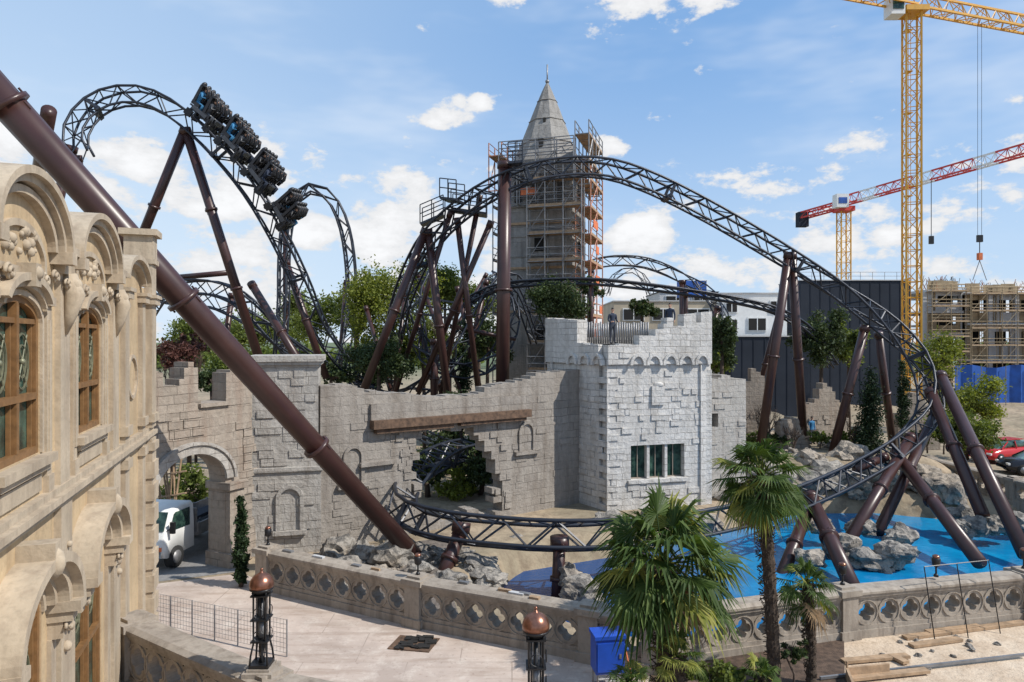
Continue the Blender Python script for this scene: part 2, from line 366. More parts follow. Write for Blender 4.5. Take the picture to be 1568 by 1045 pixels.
# ---------------------------------------------------------------- ruin walls
def wall_strips(m,f,s0,s1,step,topf,holef,n0,n1,zlo=-.3):
    s=s0
    while s<s1-1e-6:
        e=min(s+step*ru(.7,1.4),s1); c=(s+e)/2; tp=topf(c); hs=holef(c) if holef else None
        if hs and hs[1]>hs[0]:
            if hs[0]>zlo: m.fbox(f,s,e,n0,n1,zlo,hs[0])
            if tp>hs[1]: m.fbox(f,s,e,n0,n1,hs[1],tp)
        else: m.fbox(f,s,e,n0,n1,zlo,tp)
        s=e
def prof(f,pts,q=.0):
    a=sorted([(f.s(px),f.z(px,py)) for px,py in pts]); X=[p[0] for p in a]; Y=[p[1] for p in a]
    def g(s):
        z=float(np.interp(s,X,Y)); 
        return round(z/q)*q if q else z
    return g
def proud(m,f,s0,s1,z0,z1,cnt,n=0,avoid=None,bw=(.3,.7),bh=.3,out=(.015,.05)):
    for i in range(cnt):
        w=ru(*bw); s=ru(s0,s1-w); r=math.floor(ru(z0,z1-bh)/bh)*bh
        if r<z0: continue
        if avoid and any(s+w>a[0] and s<a[1] and r+bh>a[2] and r<a[3] for a in avoid): continue
        if rnd()<.5: m.fbox(f,s,s+w,n-.05,n+ru(*out),r+ru(.008,.02),r+bh-ru(.008,.02))
MW=Fr((-7.3,26),(3.36,33.75))
mw=MB().mat('wall')
tp=prof(MW,[(485,590),(520,588),(545,590),(556,600),(600,600),(640,606),(690,607),(735,604),(742,594),(770,588),(812,580),(825,572),(860,568),(900,566)])
ha,hb=MW.s(627),MW.s(768)
ht=prof(MW,[(620,720),(628,700),(638,672),(655,660),(720,658),(735,675),(745,690),(760,712),(770,745)])
def hole(s):
    if s<ha or s>hb: return None
    return (.35+.25*math.sin(s*3), ht(s)+ru(-.08,.12))
wall_strips(mw,MW,0,MW.L,.28,lambda s: tp(s)+ru(-.05,.05),hole,-.75,0)
mw.fbox(MW,MW.s(566),MW.s(808),0,.16,MW.z(690,634)-.02,MW.z(690,612));
proud(mw,MW,.2,MW.L-.3,.3,5.6,170,avoid=[(ha-.1,hb+.1,0,5.2)],out=(.01,.035))
for px,py0,py1,w in ((541,740,685,.38),(806,690,648,.42)):
    s=MW.s(px); z0,z1=MW.z(px,py0),MW.z(px,py1)
    mw.arcband(MW,s,z1-w,w*.8,w*.9,.13,0,.09); mw.fbox(MW,s-w*.8-.13,s-w*.8,0,.09,z0,z1-w); mw.fbox(MW,s+w*.8,s+w*.8+.13,0,.09,z0,z1-w)
    mw.fbox(MW,s-w-.3,s+w+.25,0,.2,z0-.16,z0)
mw.fbox(MW,MW.s(550),MW.s(604),0,.22,MW.z(577,712),MW.z(577,706))
for i in range(60):
    side=rnd()<.5; s=(ha if side else hb)+ru(-.45,.45); z=ru(.2,4.3)
    if (side and s>ha) or ((not side) and s<hb): 
        if rnd()<.5: continue
    mw.fbox(MW,s-.2,s+ru(.05,.25),-.6,ru(.01,.08),z,z+.26)
mw.mat('wood')
zb=MW.z(690,646)
mw.fbox(MW,MW.s(566),MW.s(806),-.1,.42,zb-.02,zb+.32); mw.fbox(MW,MW.s(572),MW.s(690),-.0,.3,zb-.22,zb-.03); mw.fbox(MW,MW.s(700),MW.s(800),.05,.33,zb-.17,zb-.03)
mw.obj('ruined_castle_wall')
TW=Fr((-9.75,25.3),(-7.25,25.9))
tw=MB().mat('towerst'); zt=7.45
tw.fbox(TW,.1,TW.L-.1,-2.4,-.1,-.3,zt-.35); tw.fbox(TW,0,TW.L,-2.5,0,-.3,3.1); 
tw.fbox(TW,-.08,TW.L+.08,-2.58,.08,3.1,3.25); tw.fbox(TW,-.02,TW.L+.02,-2.5,.02,zt-.35,zt-.22); tw.fbox(TW,-.1,TW.L+.1,-2.6,.1,zt-.22,zt)
proud(tw,TW,.15,TW.L-.15,3.3,7,50,n=-.1); proud(tw,TW,.1,TW.L-.1,.2,3,30)
s=1.45; tw.arcband(TW,s,2.1,.36,.36,.14,0,.1); tw.fbox(TW,s-.5,s-.36,0,.1,.9,2.1); tw.fbox(TW,s+.36,s+.5,0,.1,.9,2.1); tw.fbox(TW,s-.6,s+.6,0,.2,.75,.9)
tw.obj('gate_tower')
GW=Fr((-12.2,19.8),(-9.62,25.2)); gm=MB().mat('wallw'); s0,s1=GW.s(238),GW.s(345); sc=(s0+s1)/2; hw=(s1-s0)/2
zap=4.2; gm.archpanel(GW,0,GW.L,-.3,5.5,sc,hw,-.3,zap-1.05,1.05,0,.8); gm.archpanel(GW,0,GW.L,-.3,5.5,sc,hw,-.3,zap-1.05,1.05,-.8,.0)
gm.fbox(GW,0,GW.L,-.78,-.02,5.3,5.51)
gtp=prof(GW,[(236,625),(237,575),(243,566),(250,572),(252,592),(276,592),(280,572),(292,556),(303,565),(306,622),(346,622),(350,565),(382,570),(395,575)])
wall_strips(gm,GW,0,GW.L,.16,lambda s:gtp(s)+ru(-.05,.06),None,-.7,0.003,5.5)
gm.fbox(GW,GW.s(304),GW.s(350),-.9,.12,GW.z(330,622),GW.z(330,616))
gm.mat('towerst'); gm.arcband(GW,sc,zap-1.05,hw,1.05,.3,0,.1,N=26); gm.arcband(GW,sc,zap-1.05,hw+.3,1.35,.1,0,.17,N=26)
gm.mat('wallw'); gm.fbox(GW,s1+.01,s1+.65,-.85,.22,-.1,2.95); gm.fbox(GW,s1-.08,s1+.75,-.9,.32,-.1,.5); gm.fbox(GW,s1-.08,s1+.75,-.9,.32,2.75,3.0)
proud(gm,GW,s1+.8,GW.L,.3,5.4,60); proud(gm,GW,0,GW.L,4.7,6.2,40)
gm.obj('ruined_gate_wall')
C=(4.47,32.0); R=(9.75,33.5); BL=(1.86,36.0); BR=(7.6,38.2)
FF=Fr(C,R); FLf=Fr(BL,C); FR_=Fr(R,BR); FB=Fr(BR,BL)
keep=empty('castle_keep'); k=MB().mat('castle')
ft=prof(FF,[(930,530),(950,527),(975,528),(978,515),(1000,514),(1002,505),(1016,503),(1018,488),(1030,486),(1032,500),(1047,500),(1049,482),(1062,480),(1064,494),(1072,494),(1073,479),(1086,478)])
w0,w1=FF.s(966),FF.s(1048); wz0,wz1=FF.z(1007,733),FF.z(1007,681)
for (a,b,zl,zh) in ((0,w0,-.5,6.9),(w1,FF.L,-.5,6.9),(w0,w1,-.5,wz0),(w0,w1,wz1,6.9)): k.fbox(FF,a,b,-.6,0,zl,zh)
wall_strips(k,FF,0,FF.L,.2,lambda s:ft(s)+ru(-.02,.04),None,-.5,.12,6.9)
lt=prof(FLf,[(838,488),(886,490),(888,525),(905,528),(932,530)])
k.fbox(FLf,0,FLf.L-.6,-.6,0,-.5,6.9); wall_strips(k,FLf,0,FLf.L-.5,.22,lambda s:lt(s)+ru(-.02,.04),None,-.5,.12,6.9)
k.fbox(FR_,0,FR_.L,-.6,0,-.5,8.6); k.fbox(FB,0,FB.L,-.6,0,-.5,8.2)
av=[(w0-.1,w1+.1,wz0-.2,wz1+.2)]
proud(k,FF,.05,FF.L-.05,.5,6.7,190,avoid=av,bw=(.25,.6),out=(.015,.06)); proud(k,FLf,.1,FLf.L-.1,.5,6.7,120,out=(.015,.05)); proud(k,FF,.05,FF.L-.05,6.9,7.8,20,n=.12)
for i in range(5):
    s=FF.s(962)+.42+i*.86
    if s+.4<FF.L: k.arcband(FF,s,6.85,.28,.42,.13,.0,.24,N=12); 
for i in range(3): k.arcband(FLf,FLf.L-.55-i*.95,6.85,.28,.42,.13,0,.24,N=12)
for i in range(22):
    z=.3*i; 
    if i%2: k.fbox(FF,-.04,.55,-.3,.045,z+.01,z+.29)
    else: k.fbox(FLf,FLf.L-.6,FLf.L+.04,-.3,.045,z+.01,z+.29)
    e=.5 if i%2 else .3; k.fbox(FF,FF.L-e,FF.L+.04,-.3,.045,z+.01,z+.29)
sp=FF.s(1007); zp=FF.z(1007,620); k.fbox(FF,sp-.34,sp+.34,0,.1,zp,zp+.9); k.ball(FF.P(sp,0.02,zp+.95),.3,sc=(1,.3,.5))
k.fbox(FF,w0-.16,w1+.16,0,.1,wz0-.18,wz0-.01)
k.obj('walls',keep)
k=MB().mat('conc'); k.add([(C[0]-.0,C[1]+.3,7.86),(R[0]-.3,R[1]+.2,7.86),(BR[0]-.2,BR[1]-.3,7.86),(BL[0]+.3,BL[1],7.86)],[(0,1,2,3)]); k.box(7.0,8.8,34.0,34.9,7.865,8.16); k.obj('roof_terrace_floor',keep)
k=MB().mat('castle'); ww=(w1-w0)
for i in range(1,3): k.fbox(FF,w0+ww*i/3-.07,w0+ww*i/3+.07,-.36,-.08,wz0,wz1)
k.mat('bal')
for i in range(3):
    k.fbox(FF,w0+ww*i/3+.07,w0+ww*(i+1)/3-.07,-.33,-.25,wz0,wz0+.05); k.fbox(FF,w0+ww*i/3+.07,w0+ww*(i+1)/3-.07,-.33,-.25,wz1-.05,wz1)
    c_=w0+ww*(i+.5)/3; k.fbox(FF,c_-.015,c_+.015,-.32,-.28,wz0+.05,wz1-.05)
k.mat('glass'); k.fbox(FF,w0,w1,-.55,-.345,wz0,wz1); k.obj('window',keep)
k=MB().mat('galv')
a,b=S(888,500,35.3),S(992,500,35.0)
for i in range(30):
    t=i/29; p=a.lerp(b,t); k.tube([(p.x,p.y,7.86),(p.x,p.y,8.95+ru(-.06,.06))],.055,6)
k.obj('palisade_screen',keep)
f=Fr((9.7,34.6),(12.2,35.6)); m=MB().mat('towerst'); g=prof(f,[(1085,578),(1100,580),(1110,574),(1128,580)])
wall_strips(m,f,0,f.L,.25,lambda s:g(s)+ru(-.04,.04),lambda s:(3.6,4.3) if .55<s<1.0 else None,-1.2,0,-.5); proud(m,f,0,f.L,.5,5.8,50,avoid=[(.4,1.1,3.5,4.4)])
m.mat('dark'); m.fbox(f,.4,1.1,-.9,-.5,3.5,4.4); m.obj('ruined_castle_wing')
def ruin(name,a,b,prf,d,thk=.6):
    f=Fr((G(a,d[0]).x,d[0]),(G(b,d[1]).x,d[1])); m=MB().mat('wallw'); g=prof(f,prf)
    wall_strips(m,f,0,f.L,.3,lambda s:g(s)+ru(-.1,.1),None,-thk,0,.8); proud(m,f,0,f.L,1.3,3.6,40); m.obj(name)
ruin('ruin_fragment',1232,1300,[(1232,622),(1250,612),(1262,588),(1280,600),(1285,630),(1300,640)],(43,44))
ruin('ruin_fragment',1195,1240,[(1195,650),(1215,640),(1240,655)],(41,41.5))
ruin('ruin_fragment',1375,1440,[(1375,640),(1400,600),(1420,620),(1440,640)],(45,45))
ruin('ruin_fragment',1140,1180,[(1140,600),(1150,565),(1170,575),(1180,610)],(44,44))

# ---------------------------------------------------------------- rocks
def rock(m,c,r,sq=(1,1,.8)):
    import bmesh
    bm=bmesh.new(); bmesh.ops.create_icosphere(bm,subdivisions=3,radius=1); off=V((ru(0,99),ru(0,99),ru(0,99)))
    vs=[]
    for v in bm.verts:
        p=v.co; n1=noise.noise(p*1.3+off); n2=noise.noise(p*3.5+off); n3=noise.cell(p*2.2+off)
        q=p*(1+.45*n1+.22*n2+.16*n3); vs.append(V(c)+V((q.x*r*sq[0],q.y*r*sq[1],q.z*r*sq[2])))
    fs=[tuple(v.index for v in f_.verts) for f_ in bm.faces]; bm.free(); m.add(vs,fs)
def rocks(name,lst):
    m=MB().mat('rock')
    for (px,py,d,r) in lst:
        rock(m,S(px,py,d),r,(ru(.9,1.3),ru(.8,1.1),ru(.6,.9)))
        for i in range(3): rock(m,S(px,py,d)+V((ru(-1,1)*r,ru(-.6,.4)*r,-ru(.1,.6)*r)),r*ru(.35,.6),(1,1,.8))
    m.obj(name)
rocks('rock_outcrop',[(515,845,25.3,.65),(560,850,25.0,.55),(600,848,24.8,.7),(655,850,25.3,.6),(700,855,25.3,.6),(735,872,24.2,.65),(755,890,23.4,.5),(640,875,23.5,.5),(790,835,28,.6),(530,865,24,.4),(585,880,23,.4),(690,890,23,.45)])
rocks('rock_outcrop',[(1255,805,30,.55),(1290,838,28.3,.6),(1330,858,27,.7),(1368,850,27,.65),(1380,820,28.5,.5),(1320,808,30,.5),(1240,855,26.5,.5),(1385,845,26.5,.4)])
rocks('rock_outcrop',[(1490,805,30,.6),(1522,803,30,.55),(1555,798,31,.6),(1470,788,31.5,.45)])
rocks('rock_cliff',[(1180,735,36,1.0),(1225,735,36.5,1.1),(1270,735,37,1.2),(1310,745,36.5,1.1),(1350,735,37,1.25),(1395,730,37,1.2),(1430,740,36,1.1),(1455,755,35,.9),(1130,760,34.5,.8),(1240,705,38,.8),(1300,700,38.5,.9)])
rocks('rock_outcrop',[(890,900,23,.5),(870,880,24,.45),(1080,800,31,.6),(1000,790,31,.6),(930,800,30.2,.6),(850,815,29.5,.5)])

# ---------------------------------------------------------------- ornate building
FA=Fr((-9.22,17.3),u=(.321,-.947)); FA.n=V((.947,.321,0))
hb_=empty('ornate_stucco_building')
m=MB().mat('stucco')
m.fbox(FA,0.02,14,-7,-.17,0,9.3)
m.fbox(FA,0,3.96,-.3,0,0,9.3)
bays=[(5.65,3.96,7.34),(9.03,7.34,10.72),(12.41,10.72,14.1)]
HU,HL=.80,.86
for sc,a,b in bays:
    m.archpanel(FA,a,b,5.7,9.3,sc,HU,6.45,8.25,.34,0,.12); m.archpanel(FA,a,b,0,5.7,sc,HL,1.5,4.2,.6,0,.12)
def gable(m,sc,hw,rise,zb):
    N=20; vs=[]
    for i in range(N+1):
        a=math.pi*i/N; x=sc-hw*math.cos(a); z=zb+rise*math.sin(a)
        for nn,zz in ((0,zb),(0,z),(-.5,z),(-.5,zb)): vs.append(FA.P(x,nn,zz))
    fs=[]
    for i in range(N):
        for q in range(4): q2=(q+1)%4; fs.append((i*4+q,i*4+q2,(i+1)*4+q2,(i+1)*4+q))
    m.add(vs,fs)
for sc,a,b in bays: gable(m,sc,1.35,.82,9.3)
gable(m,2.25,1.2,.5,9.3)
m.obj('walls',hb_)
m=MB().mat('trim')
def scroll(s,n,z,r):
    for rr,k in ((r,.0),(r*.6,.03)):
        pts=[FA.P(s+rr*math.cos(a)*(1-a/9),n+k,z+rr*math.sin(a)*(1-a/9)) for a in [i*.5 for i in range(14)]]; m.tube(pts,r*.2,6)
for sc,a,b in bays:
    m.arcband(FA,sc,9.3,1.35,.82,.10,-.5,.27,N=26); m.arcband(FA,sc,9.3,1.25,.72,.12,0,.19,N=26); m.arcband(FA,sc,9.28,1.13,.60,.10,0,.11,N=26)
    m.arcband(FA,sc,9.05,.85,.42,.09,0,.05,N=22); m.fbox(FA,sc-.94,sc-.85,0,.05,8.95,9.05); m.fbox(FA,sc+.85,sc+.94,0,.05,8.95,9.05); m.fbox(FA,sc-.94,sc+.94,0,.05,8.86,8.95)
    for q in (-1,1):
        m.fbox(FA,sc+q*1.35-.12,sc+q*1.35+.12,0,.29,9.12,9.3)
        x=sc+q*1.04; m.fbox(FA,x-.10,x+.10,0,.05,5.86,8.5); m.fbox(FA,x-.13,x+.13,0,.10,8.5,8.62); m.fbox(FA,x-.12,x+.12,0,.08,5.86,6.1)
        m.fbox(FA,x-.05,x+.05,.05,.07,6.3,8.3)
        scroll(sc+q*.66,.10,8.82,.13)
        scroll(sc+q*1.22,.07,8.92,.12)
    m.arcband(FA,sc,8.42,.80,.36,.10,0,.17,a0=.25,a1=math.pi-.25,N=16); m.arcband(FA,sc,8.42,.74,.28,.07,0,.10,a0=.1,a1=math.pi-.1,N=16)
    m.fbox(FA,sc-.1,sc+.1,0,.22,8.70,9.0); m.ball(FA.P(sc,.18,8.88),.1); 
    m.fbox(FA,sc-1.0,sc+1.0,0,.17,6.31,6.43); m.fbox(FA,sc-.9,sc+.9,0,.1,6.21,6.31); m.fbox(FA,sc-.75,sc+.75,0,.04,5.93,6.16)
    m.arcband(FA,sc,8.25,HU,.34,.07,0,.035,N=16)
    for q in (-1,1): m.fbox(FA,sc+q*(HU+.035)-.035,sc+q*(HU+.035)+.035,0,.035,6.45,8.25)
    m.arcband(FA,sc,4.25,1.2,.80,.14,0,.44,N=26); m.arcband(FA,sc,4.25,1.05,.68,.15,0,.30,N=26); m.arcband(FA,sc,4.25,.95,.6,.1,0,.15,N=26); m.arcband(FA,sc,4.2,HL,.6,.09,0,.04,N=22)
    for q in (-1,1):
        x=sc+q*1.2; m.fbox(FA,x-.16,x+.16,0,.44,4.1,4.25); m.fbox(FA,x-.12,x+.12,0,.33,3.95,4.1); m.fbox(FA,x-.09,x+.09,0,.2,3.7,3.95); scroll(x,.24,3.85,.12)
        m.fbox(FA,x-.11,x+.11,0,.06,1.2,3.7); m.fbox(FA,x-.16,x+.16,0,.1,1.0,1.25)
    m.ball(FA.P(sc,.36,5.12),.18,sc=(1,.7,1.2)); m.fbox(FA,sc-.13,sc+.13,0,.44,5.15,5.4)
    m.fbox(FA,sc-1.0,sc+1.0,0,.2,1.35,1.5)
    for i in range(26):
        m.ball(FA.P(sc+ru(-.6,.6),.01,9.14+ru(0,.3)),ru(.03,.08),6,4)
for x in (3.96,7.34,10.72):
    m.fbox(FA,x-.24,x+.24,0,.08,5.86,9.2); m.fbox(FA,x-.30,x+.30,0,.15,9.0,9.14); m.fbox(FA,x-.34,x+.34,-.4,.22,9.3,9.42); m.fbox(FA,x-.2,x+.2,-.4,.15,9.42,9.62)
    m.tube([FA.P(x,.12,9.0),FA.P(x,.2,8.7),FA.P(x,.14,8.4),FA.P(x,.08,8.1)],[.12,.15,.1,.03],8); m.ball(FA.P(x,.18,8.85),.13)
    for q in (-1,1): scroll(x+q*.16,.14,8.85,.1)
    m.fbox(FA,x-.28,x+.28,0,.1,0,5.58); m.fbox(FA,x-.34,x+.34,0,.17,0,.9)
    for j in range(7): m.ball(FA.P(x+ru(-.12,.12),.12,4.9-j*.25),ru(.05,.09),7,5)
m.fbox(FA,-.1,14,0,.2,5.66,5.76); m.fbox(FA,-.1,14,0,.14,5.58,5.66); m.fbox(FA,-.1,14,0,.11,5.76,5.86)
m.fbox(FA,-.05,14,0,.12,0,.6)
for x,wd,pr in ((.28,.28,.18),(1.15,.18,.1),(3.0,.2,.1)):
    m.fbox(FA,x-wd,x+wd,-.0,pr,5.86,9.9 if x<1 else 9.1); m.fbox(FA,x-wd-.07,x+wd+.07,0,pr+.08,8.9,9.05); m.fbox(FA,x-wd-.1,x+wd+.1,0,pr+.12,9.05,9.13)
    m.fbox(FA,x-wd,x+wd,0,pr,.6,5.58); m.fbox(FA,x-wd-.05,x+wd+.05,0,pr+.06,6.0,6.2); m.fbox(FA,x-wd-.05,x+wd+.05,0,pr+.06,5.3,5.5)
    for j in range(8): 
        if x<1: m.fbox(FA,x-wd-.04,x+wd+.04,0,pr+.05,.7+j*.56,1.1+j*.56)
m.fbox(FA,-.03,.6,-.5,.24,9.9,10.02); m.fbox(FA,-.0,.56,-.45,.2,10.02,10.6); m.fbox(FA,-.1,.66,-.55,.3,10.6,10.75)
m.arcband(FA,2.25,9.3,1.2,.5,.1,-.5,.25,N=20); m.arcband(FA,2.25,9.3,1.1,.4,.1,0,.15,N=20)
m.arcband(FA,2.1,7.2,.42,.42,.08,0,.05,a0=0,a1=2*math.pi,N=24)
m.obj('mouldings',hb_)
m=MB()
def window(sc,hw,zb,zs,rise,up):
    m.mat('frame'); A,B=-.11,-.02
    m.arcband(FA,sc,zs,hw-.09,rise-.09,.09,A,B,N=18)
    for q in (-1,1): m.fbox(FA,sc+q*(hw-.045)-.045,sc+q*(hw-.045)+.045,A,B,zb,zs)
    m.fbox(FA,sc-hw+.09,sc+hw-.09,A,B,zb,zb+.1); m.fbox(FA,sc-.045,sc+.045,A,B+.01,zb+.1,zs+rise-.08)
    zt=zb+(zs-zb)*(.42 if up else .45); m.fbox(FA,sc-hw+.09,sc+hw-.09,A,B+.015,zt,zt+.09); m.fbox(FA,sc-hw+.09,sc+hw-.09,A,B-.01,zs-.02,zs+.05)
    for q in (-1,1):
        for e in (.1,hw-.13): m.fbox(FA,sc+q*e-.02,sc+q*e+.02,A,B-.04,zb+.1,zs)
        m.mat('iron'); c=sc+q*hw*.5; zc=(zt+zs)/2
        for r in (.24,.14): m.arcband(FA,c,zc,r,r*1.5,.02,-.10,-.08,0,2*math.pi,20)
        for a in range(4):
            aa=a*math.pi/2+.78; m.rod(FA.P(c,-.09,zc),FA.P(c+.26*math.cos(aa),-.09,zc+.5*math.sin(aa)),.01)
        m.ball(FA.P(c,-.09,zc),.045,8,5); m.mat('frame')
    m.mat('glass')
    m.fbox(FA,sc-hw,sc+hw,-.155,-.115,zb,zs+rise)
for sc,a,b in bays: window(sc,HU,6.45,8.25,.34,True); window(sc,HL,1.5,4.2,.6,False)
m.obj('windows',hb_)

# ---------------------------------------------------------------- coaster
def path(ctrl,step=1.0):
    P=[S(c[0],c[1],c[2]) for c in ctrl]; U=[V(c[3]).normalized() if len(c)>3 else V((0,0,1)) for c in ctrl]
    Q=[P[0]*2-P[1]]+P+[P[-1]*2-P[-2]]; pts=[];us=[]
    for i in range(len(P)-1):
        p0,p1,p2,p3=Q[i:i+4]
        for j in range(24):
            t=j/24; t2=t*t;t3=t2*t
            pts.append(.5*((2*p1)+(p2-p0)*t+(2*p0-5*p1+4*p2-p3)*t2+(3*p1-p0-3*p2+p3)*t3)); us.append(U[i].lerp(U[i+1],t))
    pts.append(P[-1]);us.append(U[-1])
    out=[pts[0]];uo=[us[0]];acc=0;tot=sum((b-a).length for a,b in zip(pts[:-1],pts[1:])); n=max(2,round(tot/step)); st=tot/n; nxt=st
    for i in range(1,len(pts)):
        L=(pts[i]-pts[i-1]).length
        while acc+L>=nxt-1e-6 and len(out)<n+1:
            t=(nxt-acc)/L if L>0 else 0; out.append(pts[i-1].lerp(pts[i],t)); uo.append(us[i-1].lerp(us[i],t)); nxt+=st
        acc+=L
    fr=[]
    for i,p in enumerate(out):
        t=(out[min(i+1,len(out)-1)]-out[max(0,i-1)]).normalized(); u=uo[i]; u=u-t*u.dot(t)
        if u.length<1e-3: u=V((0,-1,0))-t*(-t.y)
        u.normalize(); fr.append((p,t,u,t.cross(u)))
    return fr
coaster=empty('roller_coaster')
def track(name,ctrl,g=.52,dp=.78,rr=.075,rc=.07,step=1.0,lace=.042,mat='track'):
    fr=path(ctrl,step); m=MB().mat(mat)
    rl=[[p+s*q*g+u*.1 for p,t,u,s in fr] for q in (-1,1)]; ch=[[p+s*q*g*.62-u*dp for p,t,u,s in fr] for q in (-1,1)]
    for r in rl: m.tube(r,rr,6)
    for r in ch: m.tube(r,rc,6)
    for i in range(len(fr)):
        m.rod(rl[0][i],rl[1][i],lace,4)
        if i<len(fr)-1:
            for q in (0,1):
                if i%2==0: m.rod(rl[q][i],ch[q][i+1],lace,4)
                else: m.rod(ch[q][i],rl[q][i+1],lace,4)
            if i%2: m.rod(ch[0][i],ch[1][i+1],lace,4)
            else: m.rod(ch[1][i],ch[0][i+1],lace,4)
            m.rod(rl[i%2][i],rl[1-i%2][i+1],lace*.8,4)
    m.obj(name,coaster); return fr
main=track('main_drop_track',[(775,700,37.5),(720,680,36,(0,-.3,1)),(665,700,32.5,(.4,0,1)),(626,740,29,(.7,.1,1)),(622,772,26.6,(.6,.4,1)),(670,790,25.2,(.3,.5,1)),(750,800,24.5,(0,.5,1)),(860,806,24.1,(0,.45,1)),(980,800,24.6,(0,.4,1)),(1090,785,26.2,(-.1,.4,1)),(1200,758,28.8,(-.2,.5,1)),(1300,718,32,(-.4,.6,.9)),(1375,672,34.8,(-.7,.4,.8)),(1418,622,36.8,(-.9,.1,.7)),(1412,560,38.2,(-.8,-.5,.7)),(1365,498,38.8,(-.3,-.6,.8)),(1290,438,39,(0,-.25,1)),(1190,376,38.7),(1090,318,38.3),(1000,273,37.8),(930,250,37.4),(860,248,37),(795,262,36.6),(725,298,37.2),(665,350,38.3,(-.2,0,1)),(630,408,40.5,(-.4,0,1)),(606,470,43,(-.7,0,.7)),(590,540,46,(-.9,0,.5)),(560,590,49)],step=.95)
tb=track('train_hill_track',[(118,245,37,(-1,0,.1)),(106,215,37.3,(-1,0,.2)),(118,180,37.8,(-.9,0,.5)),(150,150,38.5,(-.5,0,1)),(200,138,39,(0,0,1)),(250,150,39.4,(.3,0,1)),(300,185,39.6,(.5,0,.9)),(350,235,39.8,(.7,0,.7)),(395,292,40,(.8,0,.6)),(435,360,40.5,(.9,0,.4)),(468,430,41.5,(.95,0,.3)),(500,505,43,(.9,0,.5)),(545,560,45,(.6,0,.8)),(610,590,47)],step=.95)
track('far_loop_track',[(432,545,54,(1,0,.2)),(438,470,54.5,(1,0,0)),(439,400,55,(1,0,0)),(444,345,55.5,(1,0,-.3)),(458,305,56,(.6,0,-1)),(483,293,56.4,(0,0,-1)),(508,313,56.8,(-.7,0,-.8)),(526,360,57,(-1,0,-.2)),(534,430,57,(-1,0,0)),(531,500,56,(-1,0,.2)),(517,560,54,(-.5,0,.8))],step=1.1,g=.45,dp=.6,rr=.085,rc=.08,lace=.05)
track('low_turn_track',[(226,470,46),(250,440,44.5,(.2,0,1)),(300,432,43.5),(345,438,43),(385,462,43,(.3,0,1)),(425,505,43.5,(.5,0,1)),(465,545,45)],step=1.0)
track('low_turn_track_2',[(225,440,50),(270,450,48),(330,455,47),(400,490,47),(440,520,48),(500,560,50)],step=1.1)
track('far_curve_track',[(860,430,62),(885,408,63),(930,395,64),(985,397,65),(1035,415,65),(1075,440,64,(-.4,0,1)),(1098,470,62,(-.7,0,.7)),(1105,510,60,(-.9,0,.4))],step=1.2)
track('distant_arch_track',[(928,450,120),(935,428,121),(955,412,122),(975,413,122),(990,428,121),(997,450,120)],step=2.0)
track('mid_flat_track',[(700,470,45),(760,440,43),(820,432,42),(900,430,42),(980,437,42.5),(1060,448,43),(1140,462,43.5),(1195,478,44),(1240,510,45,(-.3,0,1)),(1275,560,46)],step=1.0,g=.35,dp=.22)
track('inner_helix_track',[(520,560,47),(570,600,44),(620,600,42),(660,570,42),(700,520,43),(745,440,44),(770,420,45),(800,440,46),(830,520,47)],step=1.0)
track('centre_tangle_track',[(645,400,46,(-.5,0,1)),(625,450,45,(-.8,0,.5)),(640,520,44,(-.6,0,.8)),(700,560,43,(0,0,1)),(760,540,43,(.5,0,.8)),(790,480,44,(.8,0,.5)),(760,420,46,(.3,0,1))],step=1.0)
track('courtyard_turn_track',[(640,650,44),(680,668,41),(730,690,38.5),(770,720,37.5),(800,750,37)],step=1.0)
m=MB().mat('brown')
def sup(a,b,r,r2=None,fl=True):
    a=S(*a) if not isinstance(a,V) else a; b=S(*b) if not isinstance(b,V) else b
    m.tube([a,b],[r,r2 or r],16)
    if fl:
        d=(b-a); L=d.length; d/=L
        n=max(1,int(L/7))
        for i in range(1,n+1):
            p=a+d*(L*i/(n+1)); rr=(r+((r2 or r)-r)*i/(n+1)); m.tube([p-d*.06,p+d*.06],rr*1.32,16); 
            for k_ in range(8):
                m.rod(p-d*.1+V((math.cos(k_*.785),0,math.sin(k_*.785)))*rr*1.15,p+d*.1+V((math.cos(k_*.785),0,math.sin(k_*.785)))*rr*1.15,.03,5)
        m.tube([a-d*.05,a+d*.3],r*1.15,12)
a=V((-12.75,17,14.1)); b=V((-3.35,25.2,-.2)); dv=(b-a).normalized(); sup(a-dv*6,b,.45,.31)
sup(S(75,170,19.5),S(60,260,22),.2,fl=False)
